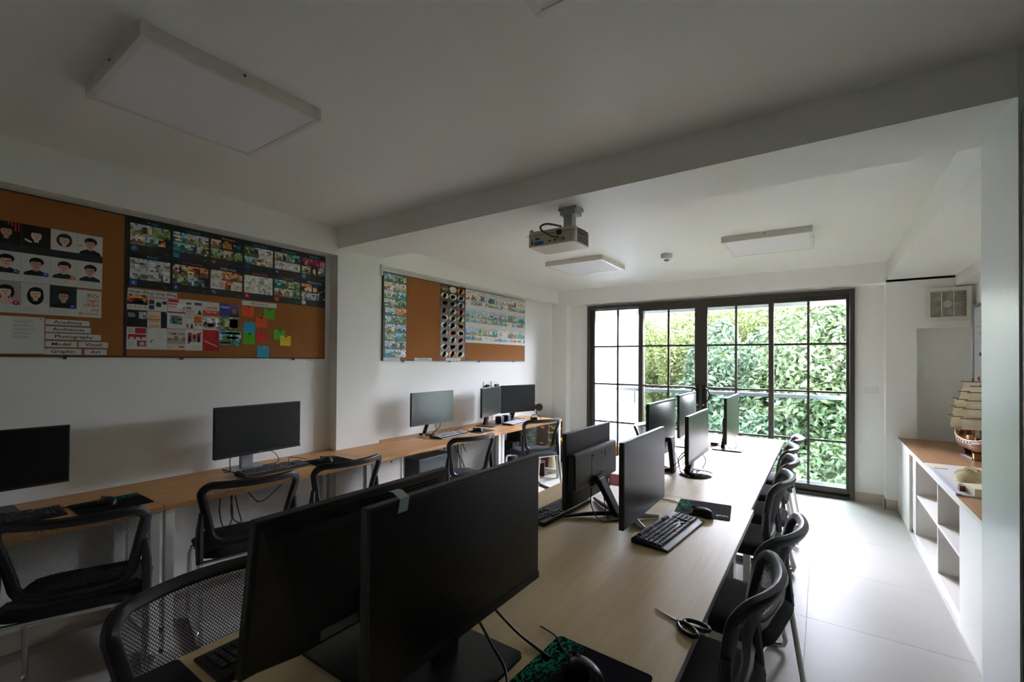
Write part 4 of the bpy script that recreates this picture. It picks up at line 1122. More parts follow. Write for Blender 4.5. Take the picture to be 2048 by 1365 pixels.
MB().box(-.06, -.12, 0, .08, .1, .093).build('box_body', redw, tbs, bevel=.002)
MB().box(-.064, -.124, .075, .084, .104, .0928).build('box_lid', darkw, tbs, bevel=.002)

# ------------------------------------------------------------------ far end of the wall desks
for k, y in enumerate((4.315, 4.455)):
    sp_ = thing('desk_speaker', ('left small black cube speaker under the far monitors', 'right small black cube speaker under the far monitors')[k], 'speaker', (-3.14, y, TZ), R(-85), group='small cube speakers')
    MB().box(-.036, -.04, 0, .036, .04, .085).build('cabinet', black_m, sp_, bevel=.004)
    MB().lathe([(.028, .04), (.028, .042), (.02, .0405), (.008, .044)], 0, 0, 20, .045, 'y').build('driver', grey_m, sp_, smooth=True)
mc = thing('microphone', 'black desktop microphone with pop filter on a small tripod', 'microphone', (-3.06, 5.02, TZ), R(-40))
for k in range(3):
    a = k * 2.094 + .4; m = MB(); m.tube([(0, 0, .055), (math.cos(a) * .05, math.sin(a) * .05, .04), (math.cos(a) * .085, math.sin(a) * .085, .003)], .004, 6); m.build('tripod_leg', black_m, mc, smooth=True)
MB().lathe([(.008, .05), (.008, .12)], seg=10).build('post', black_m, mc, smooth=True)
m = MB(); m.tube([(-.08, 0, .135), (-.075, 0, .137), (.05, 0, .15), (.075, 0, .152)], [.018, .022, .024, .018], 12); m.build('mic_body', blackm_m, mc, smooth=True)
m = MB(); m.tube([(0, .034 * math.cos(t), .145 + .034 * math.sin(t)) for t in np.linspace(0, 2 * math.pi, 16, endpoint=False)], .004, 6, closed=True); m.build('shock_ring', black_m, mc, smooth=True)
m = MB(); m.lathe([(.048, .098), (.048, .106)], 0, 0, 24, .15, 'x'); m.build('pop_filter', grey_m, mc, smooth=True)
m = MB(); m.tube([(.1, 0, .1), (.06, .02, .09), (0, 0, .11)], .003, 6); m.build('filter_arm', black_m, mc)
m = MB(); m.tube(bez([(-.08, 0, .13), (-.12, 0, .09), (-.1, .05, .03), (-.06, .1, .004)], 5), .003, 6); m.build('cable', cable_m, mc)

pc = thing('computer_tower', 'dark grey computer tower under the desk past the pillar', 'computer', (-3.2, 3.22, 0))
MB().box(-.095, -.23, .01, .095, .23, .56).build('case', mat('tower_grey', '#2e3236', .4), pc, bevel=.006)
MB().box(.0955, -.21, .06, .0975, .21, .5).build('side_panel', mat('tower_panel', '#3a4046', .25), pc)
m = MB(); m.lathe([(.09, 0), (.09, .004)], .0975, -.03, 24, .28, 'x'); m.build('fan_grille', blackm_m, pc)
for sx in (-1, 1):
    for sy in (-1, 1): MB().box(sx * .07 - .012, sy * .19 - .012, 0, sx * .07 + .012, sy * .19 + .012, .01).build('foot', black_m, pc)
wp = thing('panel_board', 'white board panel standing under the desk beside the pillar', 'panel', (-3.02, 2.52, 0))
MB().box(-.009, -.19, 0, .009, .17, .722).build('board', mat('panel_white', '#d9d5cf', .5), wp)
MB().box(-.012, .17, 0, .016, .19, .722).build('edge_strip', whitem_m, wp)
for y, z in ((.06, .63), (.12, .44)): MB().lathe([(.009, .009), (.009, .0105)], 0, y, 10, z, 'x').build('bolt_hole', grey_m, wp)

pl = thing('low_shelf', 'low brown shelf on the floor under the far desk', 'shelf', (-3.16, 4.78, 0))
brm = mat('brown_wood', '#4f3020', .6)
MB().box(-.2, -.3, .18, .2, .3, .2).build('shelf_top', brm, pl)
for y in (-.28, .28): MB().box(-.2, y - .01, 0, .2, y + .01, .18).build('side_board', brm, pl)
pg = thing('glass_computer_tower', 'computer tower with a glass side reflecting greenery under the far desk', 'computer', (-3.18, 4.86, .2))
MB().box(-.1, -.2, 0, .1, .2, .42).build('case', blackm_m, pg, bevel=.004)
MB().box(.1, -.19, .01, .104, .19, .41).build('glass_side', mat('mirror_glass', '#20282a', .05, spec=1.0, coat=1.0), pg)
sp2 = thing('floor_speaker', 'black loudspeaker with round cone under the far desk', 'speaker', (-3.16, 4.56, .2))
MB().box(-.09, -.075, 0, .09, .075, .3).build('cabinet', blackm_m, sp2, bevel=.003)
MB().lathe([(.055, .09), (.055, .093), (.04, .088), (.016, .092)], 0, 0, 20, .12, 'x').build('woofer', grey_m, sp2, smooth=True)
MB().lathe([(.025, .09), (.025, .093), (.01, .092)], 0, 0, 16, .23, 'x').build('tweeter', grey_m, sp2, smooth=True)
bs = thing('wooden_stand', 'reddish brown wooden stand in the far corner behind the flowers', 'stand', (-3.27, 5.72, 0))
rbm = mat('red_brown_wood', '#5d2e1e', .5)
MB().box(-.11, -.22, .60, .11, .22, .63).build('top_board', mat('oak_edge', '#8f6a3c', .5), bs)
for y in (-.2, .2): MB().box(-.1, y - .015, 0, .1, y + .015, .60).build('side_board', rbm, bs)
MB().box(-.1, -.2, .25, .1, .2, .28).build('shelf_board', rbm, bs)
va = thing('flower_vase', 'cream ceramic vase on the floor at the far desk end', 'vase', (-2.965, 5.27, 0))
MB().lathe([(.045, 0), (.055, .02), (.05, .1), (.038, .2), (.034, .24), (.045, .26), (.038, .262), (.03, .24)], seg=20).build('vase_body', mat('cream_ceramic', '#cfc6a8', .35, noise=(20, '#a89c74', .5, (1, 1, 1))), va, smooth=True)
fb = thing('yellow_flowers', 'bunch of yellow dried flowers in the cream vase', 'flowers', (-2.965, 5.27, .245))
r3 = random.Random(5); petm = mat('yellow_petal', '#e0b021', .6)
for i in range(26):
    a = r3.uniform(0, 6.28); q = r3.uniform(.03, .17); hz = r3.uniform(.12, .42)
    p = (math.cos(a) * q, math.sin(a) * q, hz)
    m = MB(); m.tube([(p[0] * .1, p[1] * .1, -.04), (p[0] * .4, p[1] * .4, hz * .5), p], .0025, 5); m.build('stem', mat('stem_green', '#5f6b35', .8), fb)
    m = MB()
    for k in range(7):
        b = k * .9; d = Vector((math.cos(b), math.sin(b), .35)); e = Vector((-math.sin(b), math.cos(b), 0)) * .012
        c = Vector(p); m.add([c, c + d * .018 + e, c + d * .034, c + d * .018 - e], [(0, 1, 2, 3)])
    m.build('blossom', petm, fb)

# ------------------------------------------------------------------ pin boards and everything printed
class Art:
    """flat print: coloured polygons in board coordinates (u = +y, v = +z), later ones a hair in front"""
    def __init__(s): s.p = []
    def poly(s, pts, c): s.p.append((list(pts), lin(c) if isinstance(c, str) else c)); return s
    def rect(s, u0, v0, u1, v1, c): return s.poly([(u0, v0), (u1, v0), (u1, v1), (u0, v1)], c)
    def ell(s, u, v, a, b, c, n=16, rot=0): return s.poly([(u + a * math.cos(t) * math.cos(rot) - b * math.sin(t) * math.sin(rot), v + a * math.cos(t) * math.sin(rot) + b * math.sin(t) * math.cos(rot)) for t in [2 * math.pi * k / n for k in range(n)]], c)
    def build(s, name, parent, x=.0012, step=.00004):
        vs, fs, cs = [], [], []
        for i, (pts, c) in enumerate(s.p):
            o = len(vs); vs += [(x + step * min(i, 12) if len(s.p) < 400 else x + step * (i // 40), u, v) for u, v in pts]; fs.append(tuple(range(o, o + len(pts)))); cs += [c] * len(pts)
        me = bpy.data.meshes.new(name); me.from_pydata(vs, [], fs); me.update()
        ca = me.color_attributes.new('Col', 'FLOAT_COLOR', 'CORNER')
        ca.data.foreach_set('color', np.array(cs, dtype=np.float32).ravel())
        me.materials.append(PRINT)
        o = bpy.data.objects.new(name, me); COL.objects.link(o); o.parent = parent
        return o

PAL = {
 'villa': (['#b9cbd6', '#d5dde0'], ['#5f7a3e', '#87955a', '#c7b79a'], ['#e6e2d8', '#8a5a3c', '#3d3a36', '#c9b08a']),
 'forest': (['#a9c4b0', '#5d7d52'], ['#35512e', '#4d6b36', '#7a8a4a'], ['#2b3d26', '#8ea05c', '#c7c9a8']),
 'sea': (['#7fb8d8', '#b9dce6'], ['#1f7fa6', '#2fa0b5', '#4d7a4a'], ['#e7e0cc', '#2a5f7a', '#55803f']),
 'night': (['#0c1524', '#182a40'], ['#0f1a20', '#23333a'], ['#d98a3a', '#e7b86a', '#1b4a5c', '#2f6f80']),
 'plan': (['#dcdcd8', '#e6e4de'], ['#d8d4cc', '#e0ddd5'], ['#b9b2c4', '#d7b8a0', '#a8b8a0', '#8a8a90']),
 'sketch': (['#d4d5d4', '#bfc1c1'], ['#c9cac9', '#9fa2a3'], ['#6d7072', '#e4e5e4', '#55585a']),
 'interior': (['#cfc0a8', '#e2d8c6'], ['#7a5a40', '#a5825c'], ['#3a2d24', '#efe6d6', '#b56a3c', '#5b6a55']),
 'warm': (['#e9b06a', '#d98a52'], ['#6b4a36', '#8a6a3c'], ['#3a2a22', '#f0d6a0', '#a34a2c']),
 'city': (['#8fb7cf', '#c2d6dc'], ['#3f5a46', '#6a7c68'], ['#dfe4e4', '#5a7a8c', '#33424a', '#b8c4c4']),
 'pink': (['#8c2440', '#b03a56'], ['#3a1c28', '#6a2a3e'], ['#d98a9a', '#241418', '#c9a08a']),
 'teal': (['#4fb3a8', '#8fd0c0'], ['#2a5a5c', '#2f7a6c'], ['#d8e6da', '#1f3a40', '#e0a050']),
 'dish': (['#1c1a18', '#26231f'], ['#1c1a18', '#2a2622'], ['#c9803f', '#d8c8a8', '#8a5a34', '#e2d6bc', '#b5b8b0']),
 'temple': (['#6fb3d6', '#a5d0e0'], ['#5a6a46', '#8a8a6a'], ['#b5552f', '#e0c090', '#7a3a26', '#d8d2c2']),
}
def photo(A, u0, v0, u1, v1, kind, seed, nx=9, ny=6):
    r = random.Random(seed)
    sky, gnd, obj_ = PAL[kind]
    hor = r.uniform(.3, .55)
    cu, cv = (u1 - u0) / nx, (v1 - v0) / ny
    def jit(c, k=.22):
        c = lin(c); f_ = 1 + r.uniform(-k, k); return (min(1, c[0] * f_), min(1, c[1] * f_), min(1, c[2] * f_), 1)
    blocks = []
    for _ in range(r.randint(2, 4)):
        bx = r.uniform(0, .8); blocks.append((bx, bx + r.uniform(.12, .4), r.uniform(.05, hor), r.uniform(hor, .85), r.choice(obj_)))
    for j in range(ny):
        for i in range(nx):
            fu, fv = (i + .5) / nx, (j + .5) / ny
            c = jit(r.choice(sky if fv > hor + r.uniform(-.1, .1) else gnd))
            for b in blocks:
                if b[0] < fu < b[1] and b[2] < fv < b[3]: c = jit(b[4], .3)
            if r.random() < .12: c = jit(r.choice(obj_ + gnd), .3)
            A.rect(u0 + i * cu, v0 + j * cv, u0 + (i + 1) * cu, v0 + (j + 1) * cv, c)
def collage(A, u0, v0, u1, v1, kinds, seed):
    r = random.Random(seed); w_, h = u1 - u0, v1 - v0
    s = v0 + h * r.uniform(.42, .55); a = u0 + w_ * r.uniform(.3, .55); b = u0 + w_ * r.uniform(.35, .5); c = u0 + w_ * r.uniform(.66, .78)
    for k, q in enumerate(((u0, s, a, v1), (a, s, u1, v1), (u0, v0, b, s), (b, v0, c, s), (c, v0, u1, s))):
        photo(A, *q, kinds[k % len(kinds)], seed * 7 + k, max(4, int((q[2] - q[0]) / .011)), max(4, int((q[3] - q[1]) / .011)))
def lines(A, u0, v0, u1, v1, n, c, seed=1, th=.25):
    r = random.Random(seed); h = (v1 - v0) / n
    for i in range(n): A.rect(u0, v1 - (i + .5 + th / 2) * h, u0 + (u1 - u0) * r.uniform(.6, 1), v1 - (i + .5 - th / 2) * h, c)

BX = XL + .018           # face of the boards
def board(label, y0, y1, z0, z1):
    t = thing('cork_board', label, 'notice board', (XL, (y0 + y1) / 2, z0), group='cork notice boards')
    a, h = (y1 - y0) / 2, z1 - z0
    MB().box(0, -a + .008, .008, .018, a - .008, h - .008).build('cork_sheet', cork_m, t)
    fm_ = mat('board_frame_dark', '#2b2420', .5)
    for q in ((-a, 0, a, .008), (-a, h - .008, a, h), (-a, .008, -a + .008, h - .008), (a - .008, .008, a, h - .008)):
        MB().box(0, q[0], q[1], .0181, q[2], q[3]).build('frame_strip', fm_, t)
    for y in (-a * .55, a * .6): MB().box(0, y - .006, -.012, .012, y + .006, 0).build('wall_clip', grey_m, t)
board('cork board at the left edge with portrait sheets and word strips', -.36, .889, 1.502, 2.342)
board('cork board with black software posters and colourful sticky notes', .891, 2.18, 1.502, 2.342)
board('cork board past the pillar with two tall picture strips', 2.774, 3.943, 1.487, 2.325)
board('cork board nearest the window with a large white picture poster', 3.945, 5.209, 1.487, 2.325)

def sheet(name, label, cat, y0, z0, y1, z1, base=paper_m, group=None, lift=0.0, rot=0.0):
    """a sheet pinned on the board; local origin at its lower left corner"""
    h, w_ = z1 - z0, y1 - y0
    o = MB().box(0, 0, 0, .0011, w_, h).build(name, base, None)
    o.location = (BX + .0003 + lift, y0, z0)
    if rot: o.rotation_euler = (rot, 0, 0)
    tag(o, label, cat, group)
    return o, w_, h
INK = mat('ink_black', '#141414', .6); WH = mat('print_white', '#e2e2de', .5)
blackpaper = mat('black_paper', '#141416', .45); darkpaper = mat('dark_navy_paper', '#1d1f24', .45)
pin_m = mat('pin_steel', '#b9b9b6', .3, metal=.8)

# portraits
skin = ['#d8b49c', '#c99f85', '#e2c3ae', '#b98d73']
PORT = [  # row, col, bg, hair, shirt, hairstyle, skin, caption dark?, note
 (0, -1, '#1a1214', '#0c0a0b', '#121214', 1, 3, 1, 'dark portrait sheet with red lights cut by the left edge'),
 (0, 0, '#17130f', '#0e0b0a', '#151312', 0, 2, 1, 'portrait sheet of a person in black leaning on a hand'),
 (0, 1, '#cfcfcb', '#2a241e', '#d6d3cc', 2, 2, 1, 'portrait sheet of a person with a long light bob in white'),
 (0, 2, '#d2d2ce', '#15110f', '#141518', 0, 1, 1, 'portrait sheet of a smiling person in black holding glasses'),
 (1, -1, '#c9cbca', '#15130f', '#26262a', 0, 0, 0, 'portrait sheet of a person with glasses cut by the left edge'),
 (1, 0, '#cdcecb', '#14110f', '#17181b', 0, 1, 0, 'profile portrait sheet with a red collar and blue badge'),
 (1, 1, '#cfd0cd', '#15120f', '#121316', 0, 0, 0, 'portrait sheet of a person in a black coat with orange badge'),
 (1, 2, '#d3d4d0', '#17130f', '#1a1c20', 0, 1, 0, 'portrait sheet of a person with round glasses in a dark shirt'),
 (2, -1, '#a9a39c', '#17110f', '#c2b8ae', 2, 2, 0, 'portrait sheet with a raised hand and red letter badge'),
 (2, 0, '#c9c9c5', '#120f0e', '#d8d2ca', 3, 2, 0, 'portrait sheet of a person with long black hair in white'),
 (2, 1, '#23352f', '#1a1410', '#15171b', 1, 1, 0, 'portrait sheet of a person before a dark leafy background'),
]
RZ = [(2.035, 2.183), (1.886, 2.034), (1.724, 1.884)]
for (r_, c, bgc, hair, shirt, hs, sk_, capd, lab) in PORT:
    y0 = .470 + .105 * c; z0, z1 = RZ[r_]
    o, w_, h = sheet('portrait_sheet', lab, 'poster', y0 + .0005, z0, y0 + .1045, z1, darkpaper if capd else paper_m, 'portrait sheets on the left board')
    A = Art(); cap = h * .26
    A.rect(0, cap, w_, h, bgc)
    if r_ == 0 and c == -1:
        for k in range(4): A.rect(w_ * (.55 + .11 * k), h * .7, w_ * (.6 + .11 * k), h * .98, '#b8341c')
    u, v, s = w_ * .5, cap + (h - cap) * .56, w_ * .205
    A.poly([(w_ * .06, cap), (w_ * .12, cap + h * .10), (w_ * .36, cap + h * .19), (w_ * .64, cap + h * .19), (w_ * .88, cap + h * .10), (w_ * .94, cap)], shirt)
    if hs in (2, 3):
        A.ell(u, v - s * (.2 if hs == 2 else .7), s * 1.45, s * (1.7 if hs == 2 else 2.1), hair)
    A.rect(u - s * .4, v - s * 1.8, u + s * .4, v - s * .6, skin[sk_])
    A.ell(u + s * .1, v + s * .5, s * 1.25, s * 1.05, hair)
    A.ell(u, v - s * .15, s * .92, s * 1.2, skin[sk_])
    A.poly([(u - s * 1.0, v + s * .5), (u + s * 1.0, v + s * .5), (u + s * .7, v + s * 1.2), (u - s * .8, v + s * 1.2)], hair)
    for q in (-1, 1): A.ell(u + q * s * .38, v - s * .05, s * .16, s * .09, '#1c1513', 8)
    A.ell(u, v - s * .75, s * .28, s * .09, '#9c4d44', 8)
    A.poly([(u - s * .08, v - s * .05), (u + s * .08, v - s * .05), (u + s * .14, v - s * .42), (u - s * .14, v - s * .42)], '#b3846c')
    if (r_, c) in ((1, -1), (1, 2), (2, 1)):
        for q in (-1, 1): A.ell(u + q * s * .4, v - s * .05, s * .3, s * .24, '#2a2624', 12); A.ell(u + q * s * .4, v - s * .05, s * .24, s * .18, skin[sk_], 12)
    if (r_, c) == (0, 0): A.poly([(w_ * .08, cap + h * .2), (w_ * .3, cap + h * .12), (w_ * .36, cap + h * .17), (w_ * .12, cap + h * .26)], skin[2])
    if (r_, c) == (0, 2): A.ell(w_ * .1, cap + h * .3, w_ * .09, h * .05, skin[1], 10)
    if (r_, c) == (2, -1):
        for k in range(4): A.poly([(w_ * (.42 + .08 * k), cap + h * .05), (w_ * (.48 + .08 * k), cap + h * .05), (w_ * (.38 + .09 * k), cap + h * .32), (w_ * (.34 + .09 * k), cap + h * .31)], skin[0])
    bad = {(1, -1): '#17405c', (1, 0): '#1f4fa0', (1, 1): '#d9631c', (2, -1): '#b3122e', (2, 1): '#1f4fa0'}.get((r_, c))
    if bad: A.ell(w_ * .84, cap + h * .06, w_ * .12, w_ * .11, bad)
    if not capd: lines(A, w_ * .08, cap * .2, w_ * .9, cap * .9, 4, '#a9a9a6', c + 9)
    else: lines(A, w_ * .08, cap * .3, w_ * .8, cap * .8, 2, '#3b3c40', c + 9)
    A.build('printed_picture', o)
    if bad: text(o, {(1, -1): 'Ps', (1, 0): 'P', (1, 1): 'C', (2, -1): 'A', (2, 1): 'P'}[(r_, c)], .0022, w_ * .84, cap + h * .06, .016, WH)
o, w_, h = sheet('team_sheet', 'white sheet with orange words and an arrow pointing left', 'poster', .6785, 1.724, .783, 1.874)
orm = mat('print_orange', '#cf5a1e', .5)
for i, wd in enumerate(('Đội', 'ngũ', 'nhân', 'sự')): text(o, wd, .0016, w_ * .90, h * (.80 - .17 * i), .027, orm, 'x', 1.25, 'RIGHT', bold=.012)
A = Art(); A.rect(w_ * .12, h * .115, w_ * .9, h * .14, '#cf5a1e'); A.poly([(w_ * .08, h * .1275), (w_ * .22, h * .2), (w_ * .24, h * .175), (w_ * .14, h * .1275), (w_ * .24, h * .08), (w_ * .22, h * .055)], '#cf5a1e'); A.build('printed_arrow', o)
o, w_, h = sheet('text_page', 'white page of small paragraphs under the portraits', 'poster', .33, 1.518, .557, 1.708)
A = Art()
for i in range(5): lines(A, w_ * .5, h * (.83 - .105 * i), w_ * .86, h * (.9 - .105 * i), 3, '#6a6a6a', i)
A.poly([(w_ * .93, h * .93), (w_ * .96, h * .95), (w_ * .93, h * .97)], '#222222'); A.build('printed_lines', o)
text(o, 'Đội', .0016, w_ * .67, h * .955, .008, orm)
for wd, q in (('Academy', (.561, 1.674, .734, 1.703)), ('Architects', (.561, 1.635, .740, 1.665)), ('Photography', (.561, 1.596, .783, 1.628)), ('Model', (.560, 1.555, .684, 1.586)), ('Visual', (.690, 1.555, .815, 1.587)), ('Graphic', (.557, 1.515, .702, 1.547)), ('Art', (.715, 1.515, .809, 1.546))):
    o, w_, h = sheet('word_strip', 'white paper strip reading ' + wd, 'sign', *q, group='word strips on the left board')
    text(o, wd, .0016, w_ * .5, h * .5, .0235, INK, 'x', 1.28, bold=.014)
    for u in (.006, w_ - .006): MB().lathe([(.003, .001), (.003, .004)], 0, u, 8, h - .005, 'x').build('pin', pin_m, o)

# twelve black software posters
TI = [('V-ray', '#3f8fe0', ['villa', 'forest', 'interior', 'city', 'night'], ('#2a6fb4', 'V', 0), 'blue V badge'), ('Lumion', '#2fb8a0', ['sea', 'villa', 'sea', 'city', 'interior'], ('#2f8fb0', '', 1), 'teal square badge'), ('Enscape', '#f08a3a', ['interior', 'night', 'forest', 'interior', 'forest'], ('#d9701c', '', 2), 'orange arrow badge'), ('SketchUp', '#3f8fe0', ['forest', 'plan', 'city', 'interior', 'plan'], ('#1c4f8a', '', 0), 'round blue badge'), ('Photoshop', '#4aa8e6', ['interior', 'teal', 'plan', 'sketch', 'plan'], ('#123a5c', 'Ps', 1), 'navy square badge'), ('3ds Max', '#2fb8a0', ['pink', 'pink', 'interior', 'night', 'sea'], ('#2a8f9a', '3', 1), 'teal numeral badge'),
      ('Revit', '#4a9ae6', ['sketch', 'sketch', 'sketch', 'sketch', 'sketch'], ('#1f66a8', 'R', 1), 'blue R badge and grey drawings'), ('D5 Render', '#b04a9a', ['interior', 'warm', 'forest', 'city', 'night'], ('#3a3fa8', 'P', 0), 'violet P badge'), ('Diễn họa', '#d8d8d4', ['plan', 'warm', 'plan', 'warm', 'plan'], ('#8a8a88', '', 2), 'grey horse badge'), ('AutoCAD', '#e04a5c', ['plan', 'plan', 'plan', 'plan', 'plan'], ('#b3123e', 'A', 1), 'crimson A badge'), ('Corona', '#e86a48', ['teal', 'forest', 'interior', 'villa', 'forest'], ('#d0381c', 'C', 1), 'red square badge'), ('Rhinoceros', '#d0d0cc', ['warm', 'night', 'sketch', 'sketch', 'night'], ('#d8d8d6', '', 0), 'white round badge')]
for k, (wd, c, kinds, (bc, bl_, bs_), lab) in enumerate(TI):
    r_, q = divmod(k, 6)
    y0 = .897 + .2133 * q; z0 = 2.128 - .2065 * r_
    o, w_, h = sheet('software_poster', 'black poster with coloured title and ' + lab, 'poster', y0, z0, y0 + .2129, z0 + .206, blackpaper, 'black software posters')
    A = Art(); collage(A, .011, .048, w_ - .003, .174, kinds, 40 + k)
    A.build('printed_pictures', o); A = Art()
    lines(A, .05, .012, .15, .04, 4, '#3d3d40', k)
    A.rect(w_ - .035, .012, w_ - .012, .018, '#5a5a5c')
    A.build('printed_caption', o); A = Art()
    if k == 2: A.poly([(.014, .022), (.028, .036), (.044, .026), (.03, .010)], bc); A.poly([(.022, .022), (.03, .028), (.036, .024), (.03, .018)], '#141416')
    elif k == 8: A.poly([(.014, .03), (.024, .038), (.036, .034), (.046, .022), (.04, .012), (.034, .02), (.026, .02), (.02, .026)], bc)
    elif bs_ == 1: A.rect(.012, .010, .046, .042, bc)
    else: A.ell(.03, .026, .018, .018, bc, 20)
    A.build('printed_badge', o)
    if bl_: text(o, bl_, .0026, .029, .026, .02, WH, bold=.01)
    text(o, wd, .0026, w_ * .56, .190, .021, mat('title_' + c[1:], c, .5), 'x', 1.25, bold=.01)

# community flyers
o, w_, h = sheet('heading_strip', 'white strip reading Hoạt động cộng đồng above the flyers', 'sign', .899, 1.879, 1.146, 1.912, lift=.0016)
text(o, 'Hoạt động cộng đồng', .0016, w_ / 2, h * .48, .0215, INK, 'x', 1.2, bold=.014)
o, w_, h = sheet('heading_strip', 'white strip reading Đôi lời tâm sự above the sticky notes', 'sign', 1.534, 1.878, 1.779, 1.911, lift=.0016)
text(o, 'Đôi lời tâm sự', .0016, w_ / 2, h * .5, .0175, INK, 'x', 1.15, bold=.01)
FL = [('a1', (.897, 1.787, .996, 1.877), 'flyer with a glowing orange and teal city picture'), ('a2', (.996, 1.788, 1.095, 1.877), 'white flyer with small navy photos and red heading'), ('a3', (1.098, 1.787, 1.193, 1.877), 'flyer with red banners and a map'), ('a4', (1.1935, 1.785, 1.290, 1.878), 'white flyer with building sketches and a person in black'), ('a5', (1.291, 1.785, 1.391, 1.876), 'flyer with 100000 in red and an orange base'), ('a6', (1.3915, 1.787, 1.514, 1.876), 'blue violet flyer with a round carved emblem'),
      ('b1', (.897, 1.686, .995, 1.785), 'black flyer with white words and pale flowers'), ('b2', (.9955, 1.687, 1.094, 1.784), 'flyer of orange bars beside a dark panel'), ('b3', (1.095, 1.687, 1.193, 1.784), 'white flyer with a blue and yellow picture square'), ('b4', (1.194, 1.689, 1.290, 1.782), 'white flyer with an orange block and four figures'), ('b5', (1.292, 1.690, 1.389, 1.781), 'flyer with a grey crowd photo and red figures'), ('b6', (1.391, 1.691, 1.513, 1.784), 'dark landscape flyer with a white text box'),
      ('c1', (.897, 1.551, .995, 1.683), 'white flyer with crimson photo blocks'), ('c2', (.996, 1.552, 1.095, 1.684), 'plain white flyer with faint grey letters'), ('c3', (1.096, 1.552, 1.193, 1.684), 'beige flyer reading TIM LAI'), ('c4', (1.194, 1.550, 1.292, 1.686), 'white flyer with three figures on red panels'), ('c5', (1.293, 1.550, 1.390, 1.687), 'plain red flyer with a slanted title'), ('c6', (1.391, 1.589, 1.531, 1.688), 'turquoise landscape flyer with yellow banners')]
for n_, q, lab in FL:
    o, w_, h = sheet('community_flyer', lab, 'flyer', *q, group='community flyers')
    A = Art()
    Rr = lambda a, b, c, d, col: A.rect(a * w_, b * h, c * w_, d * h, col)
    if n_ == 'a1': photo(A, 0, h * .36, w_, h, 'warm', 3); Rr(.3, .5, .8, .62, '#1f8a9a'); Rr(0, .36, 1, .5, '#17100e'); [A.ell(w_ * (.15 + .24 * k), h * .2, w_ * .07, h * .09, '#b8a898') for k in range(4)]
    if n_ == 'a2': Rr(.05, .86, .9, .94, '#c86a4a'); [Rr(*z, '#2a3346') for z in ((.06, .45, .33, .76), (.06, .1, .33, .4), (.42, .3, .68, .6), (.74, .5, .97, .72))]; lines(A, w_ * .42, h * .65, w_ * .68, h * .78, 3, '#9a9a9a')
    if n_ == 'a3': Rr(.02, .72, .6, .95, '#b3202c'); Rr(.02, .55, .52, .63, '#b3483c'); Rr(0, 0, 1, .07, '#a8202c'); photo(A, w_ * .55, h * .12, w_, h * .66, 'plan', 4); [A.ell(w_ * (.1 + .15 * k), h * .4, w_ * .04, h * .05, '#c04a44') for k in range(3)]
    if n_ == 'a4': [Rr(*z, '#4a5a62') for z in ((.04, .66, .32, .8), (.52, .66, .95, .84), (.04, .36, .34, .46))]; lines(A, w_ * .02, h * .1, w_ * .6, h * .3, 3, '#c06a4a', 3, .5); A.ell(w_ * .82, h * .24, w_ * .06, h * .08, '#2a2422'); Rr(.72, .02, .93, .17, '#1c1c20')
    if n_ == 'a5': Rr(0, 0, 1, .38, '#cf4a1c'); lines(A, w_ * .3, h * .84, w_ * .7, h * .97, 2, '#c86a5a')
    if n_ == 'a6': Rr(0, 0, 1, 1, '#2f3f8a'); Rr(.45, .55, 1, 1, '#6a5090'); Rr(.5, 0, 1, .3, '#1c2450'); A.ell(w_ * .76, h * .48, w_ * .2, h * .3, '#5a4436'); A.ell(w_ * .76, h * .48, w_ * .13, h * .2, '#8a7258'); lines(A, w_ * .06, h * .62, w_ * .5, h * .8, 2, '#c9cde0', 2, .5)
    if n_ == 'b1': Rr(0, 0, 1, 1, '#15171a'); photo(A, w_ * .58, h * .5, w_ * .98, h * .92, 'sketch', 8, 7, 7); lines(A, w_ * .05, h * .56, w_ * .5, h * .84, 3, '#c9c9c6', 3, .5)
    if n_ == 'b2': Rr(.68, 0, 1, 1, '#232838'); [Rr(.08, .06 + .15 * k, .6, .13 + .15 * k, ('#d0783c', '#c9c4b8')[k % 2]) for k in range(6)]; Rr(0, .46, .66, .56, '#c87a1c')
    if n_ == 'b3': Rr(.16, .28, .84, .85, '#2f7a9c'); [Rr(*z, '#d0962a') for z in ((.16, .6, .4, .78), (.6, .66, .84, .85), (.2, .28, .4, .42), (.6, .4, .84, .56))]; [A.ell(w_ * x_, h * y_, w_ * .07, h * .09, '#2a2220') for x_, y_ in ((.32, .66), (.68, .6), (.36, .4))]; lines(A, w_ * .16, h * .08, w_ * .84, h * .2, 2, '#d0963a')
    if n_ == 'b4': Rr(.5, .42, .95, .92, '#d0661c'); lines(A, w_ * .04, h * .72, w_ * .44, h * .92, 3, '#5a5a60'); [(A.ell(w_ * (.12 + .25 * k), h * .3, w_ * .05, h * .06, '#2a2624'), Rr(.05 + .25 * k, .04, .19 + .25 * k, .24, ('#d0703c', '#2a3a2c', '#cfcfcb', '#e0d8d0')[k])) for k in range(4)]
    if n_ == 'b5': photo(A, 0, h * .1, w_, h, 'sketch', 21); Rr(.3, .2, .66, .5, '#b3202c'); Rr(.06, .4, .22, .6, '#a83238')
    if n_ == 'b6': photo(A, 0, 0, w_, h, 'forest', 22, 10, 7); Rr(.55, .22, .95, .9, '#cfd6cc'); A.ell(w_ * .14, h * .18, w_ * .09, h * .12, '#7ab0c8'); lines(A, w_ * .6, h * .4, w_ * .9, h * .8, 4, '#8a9a8a')
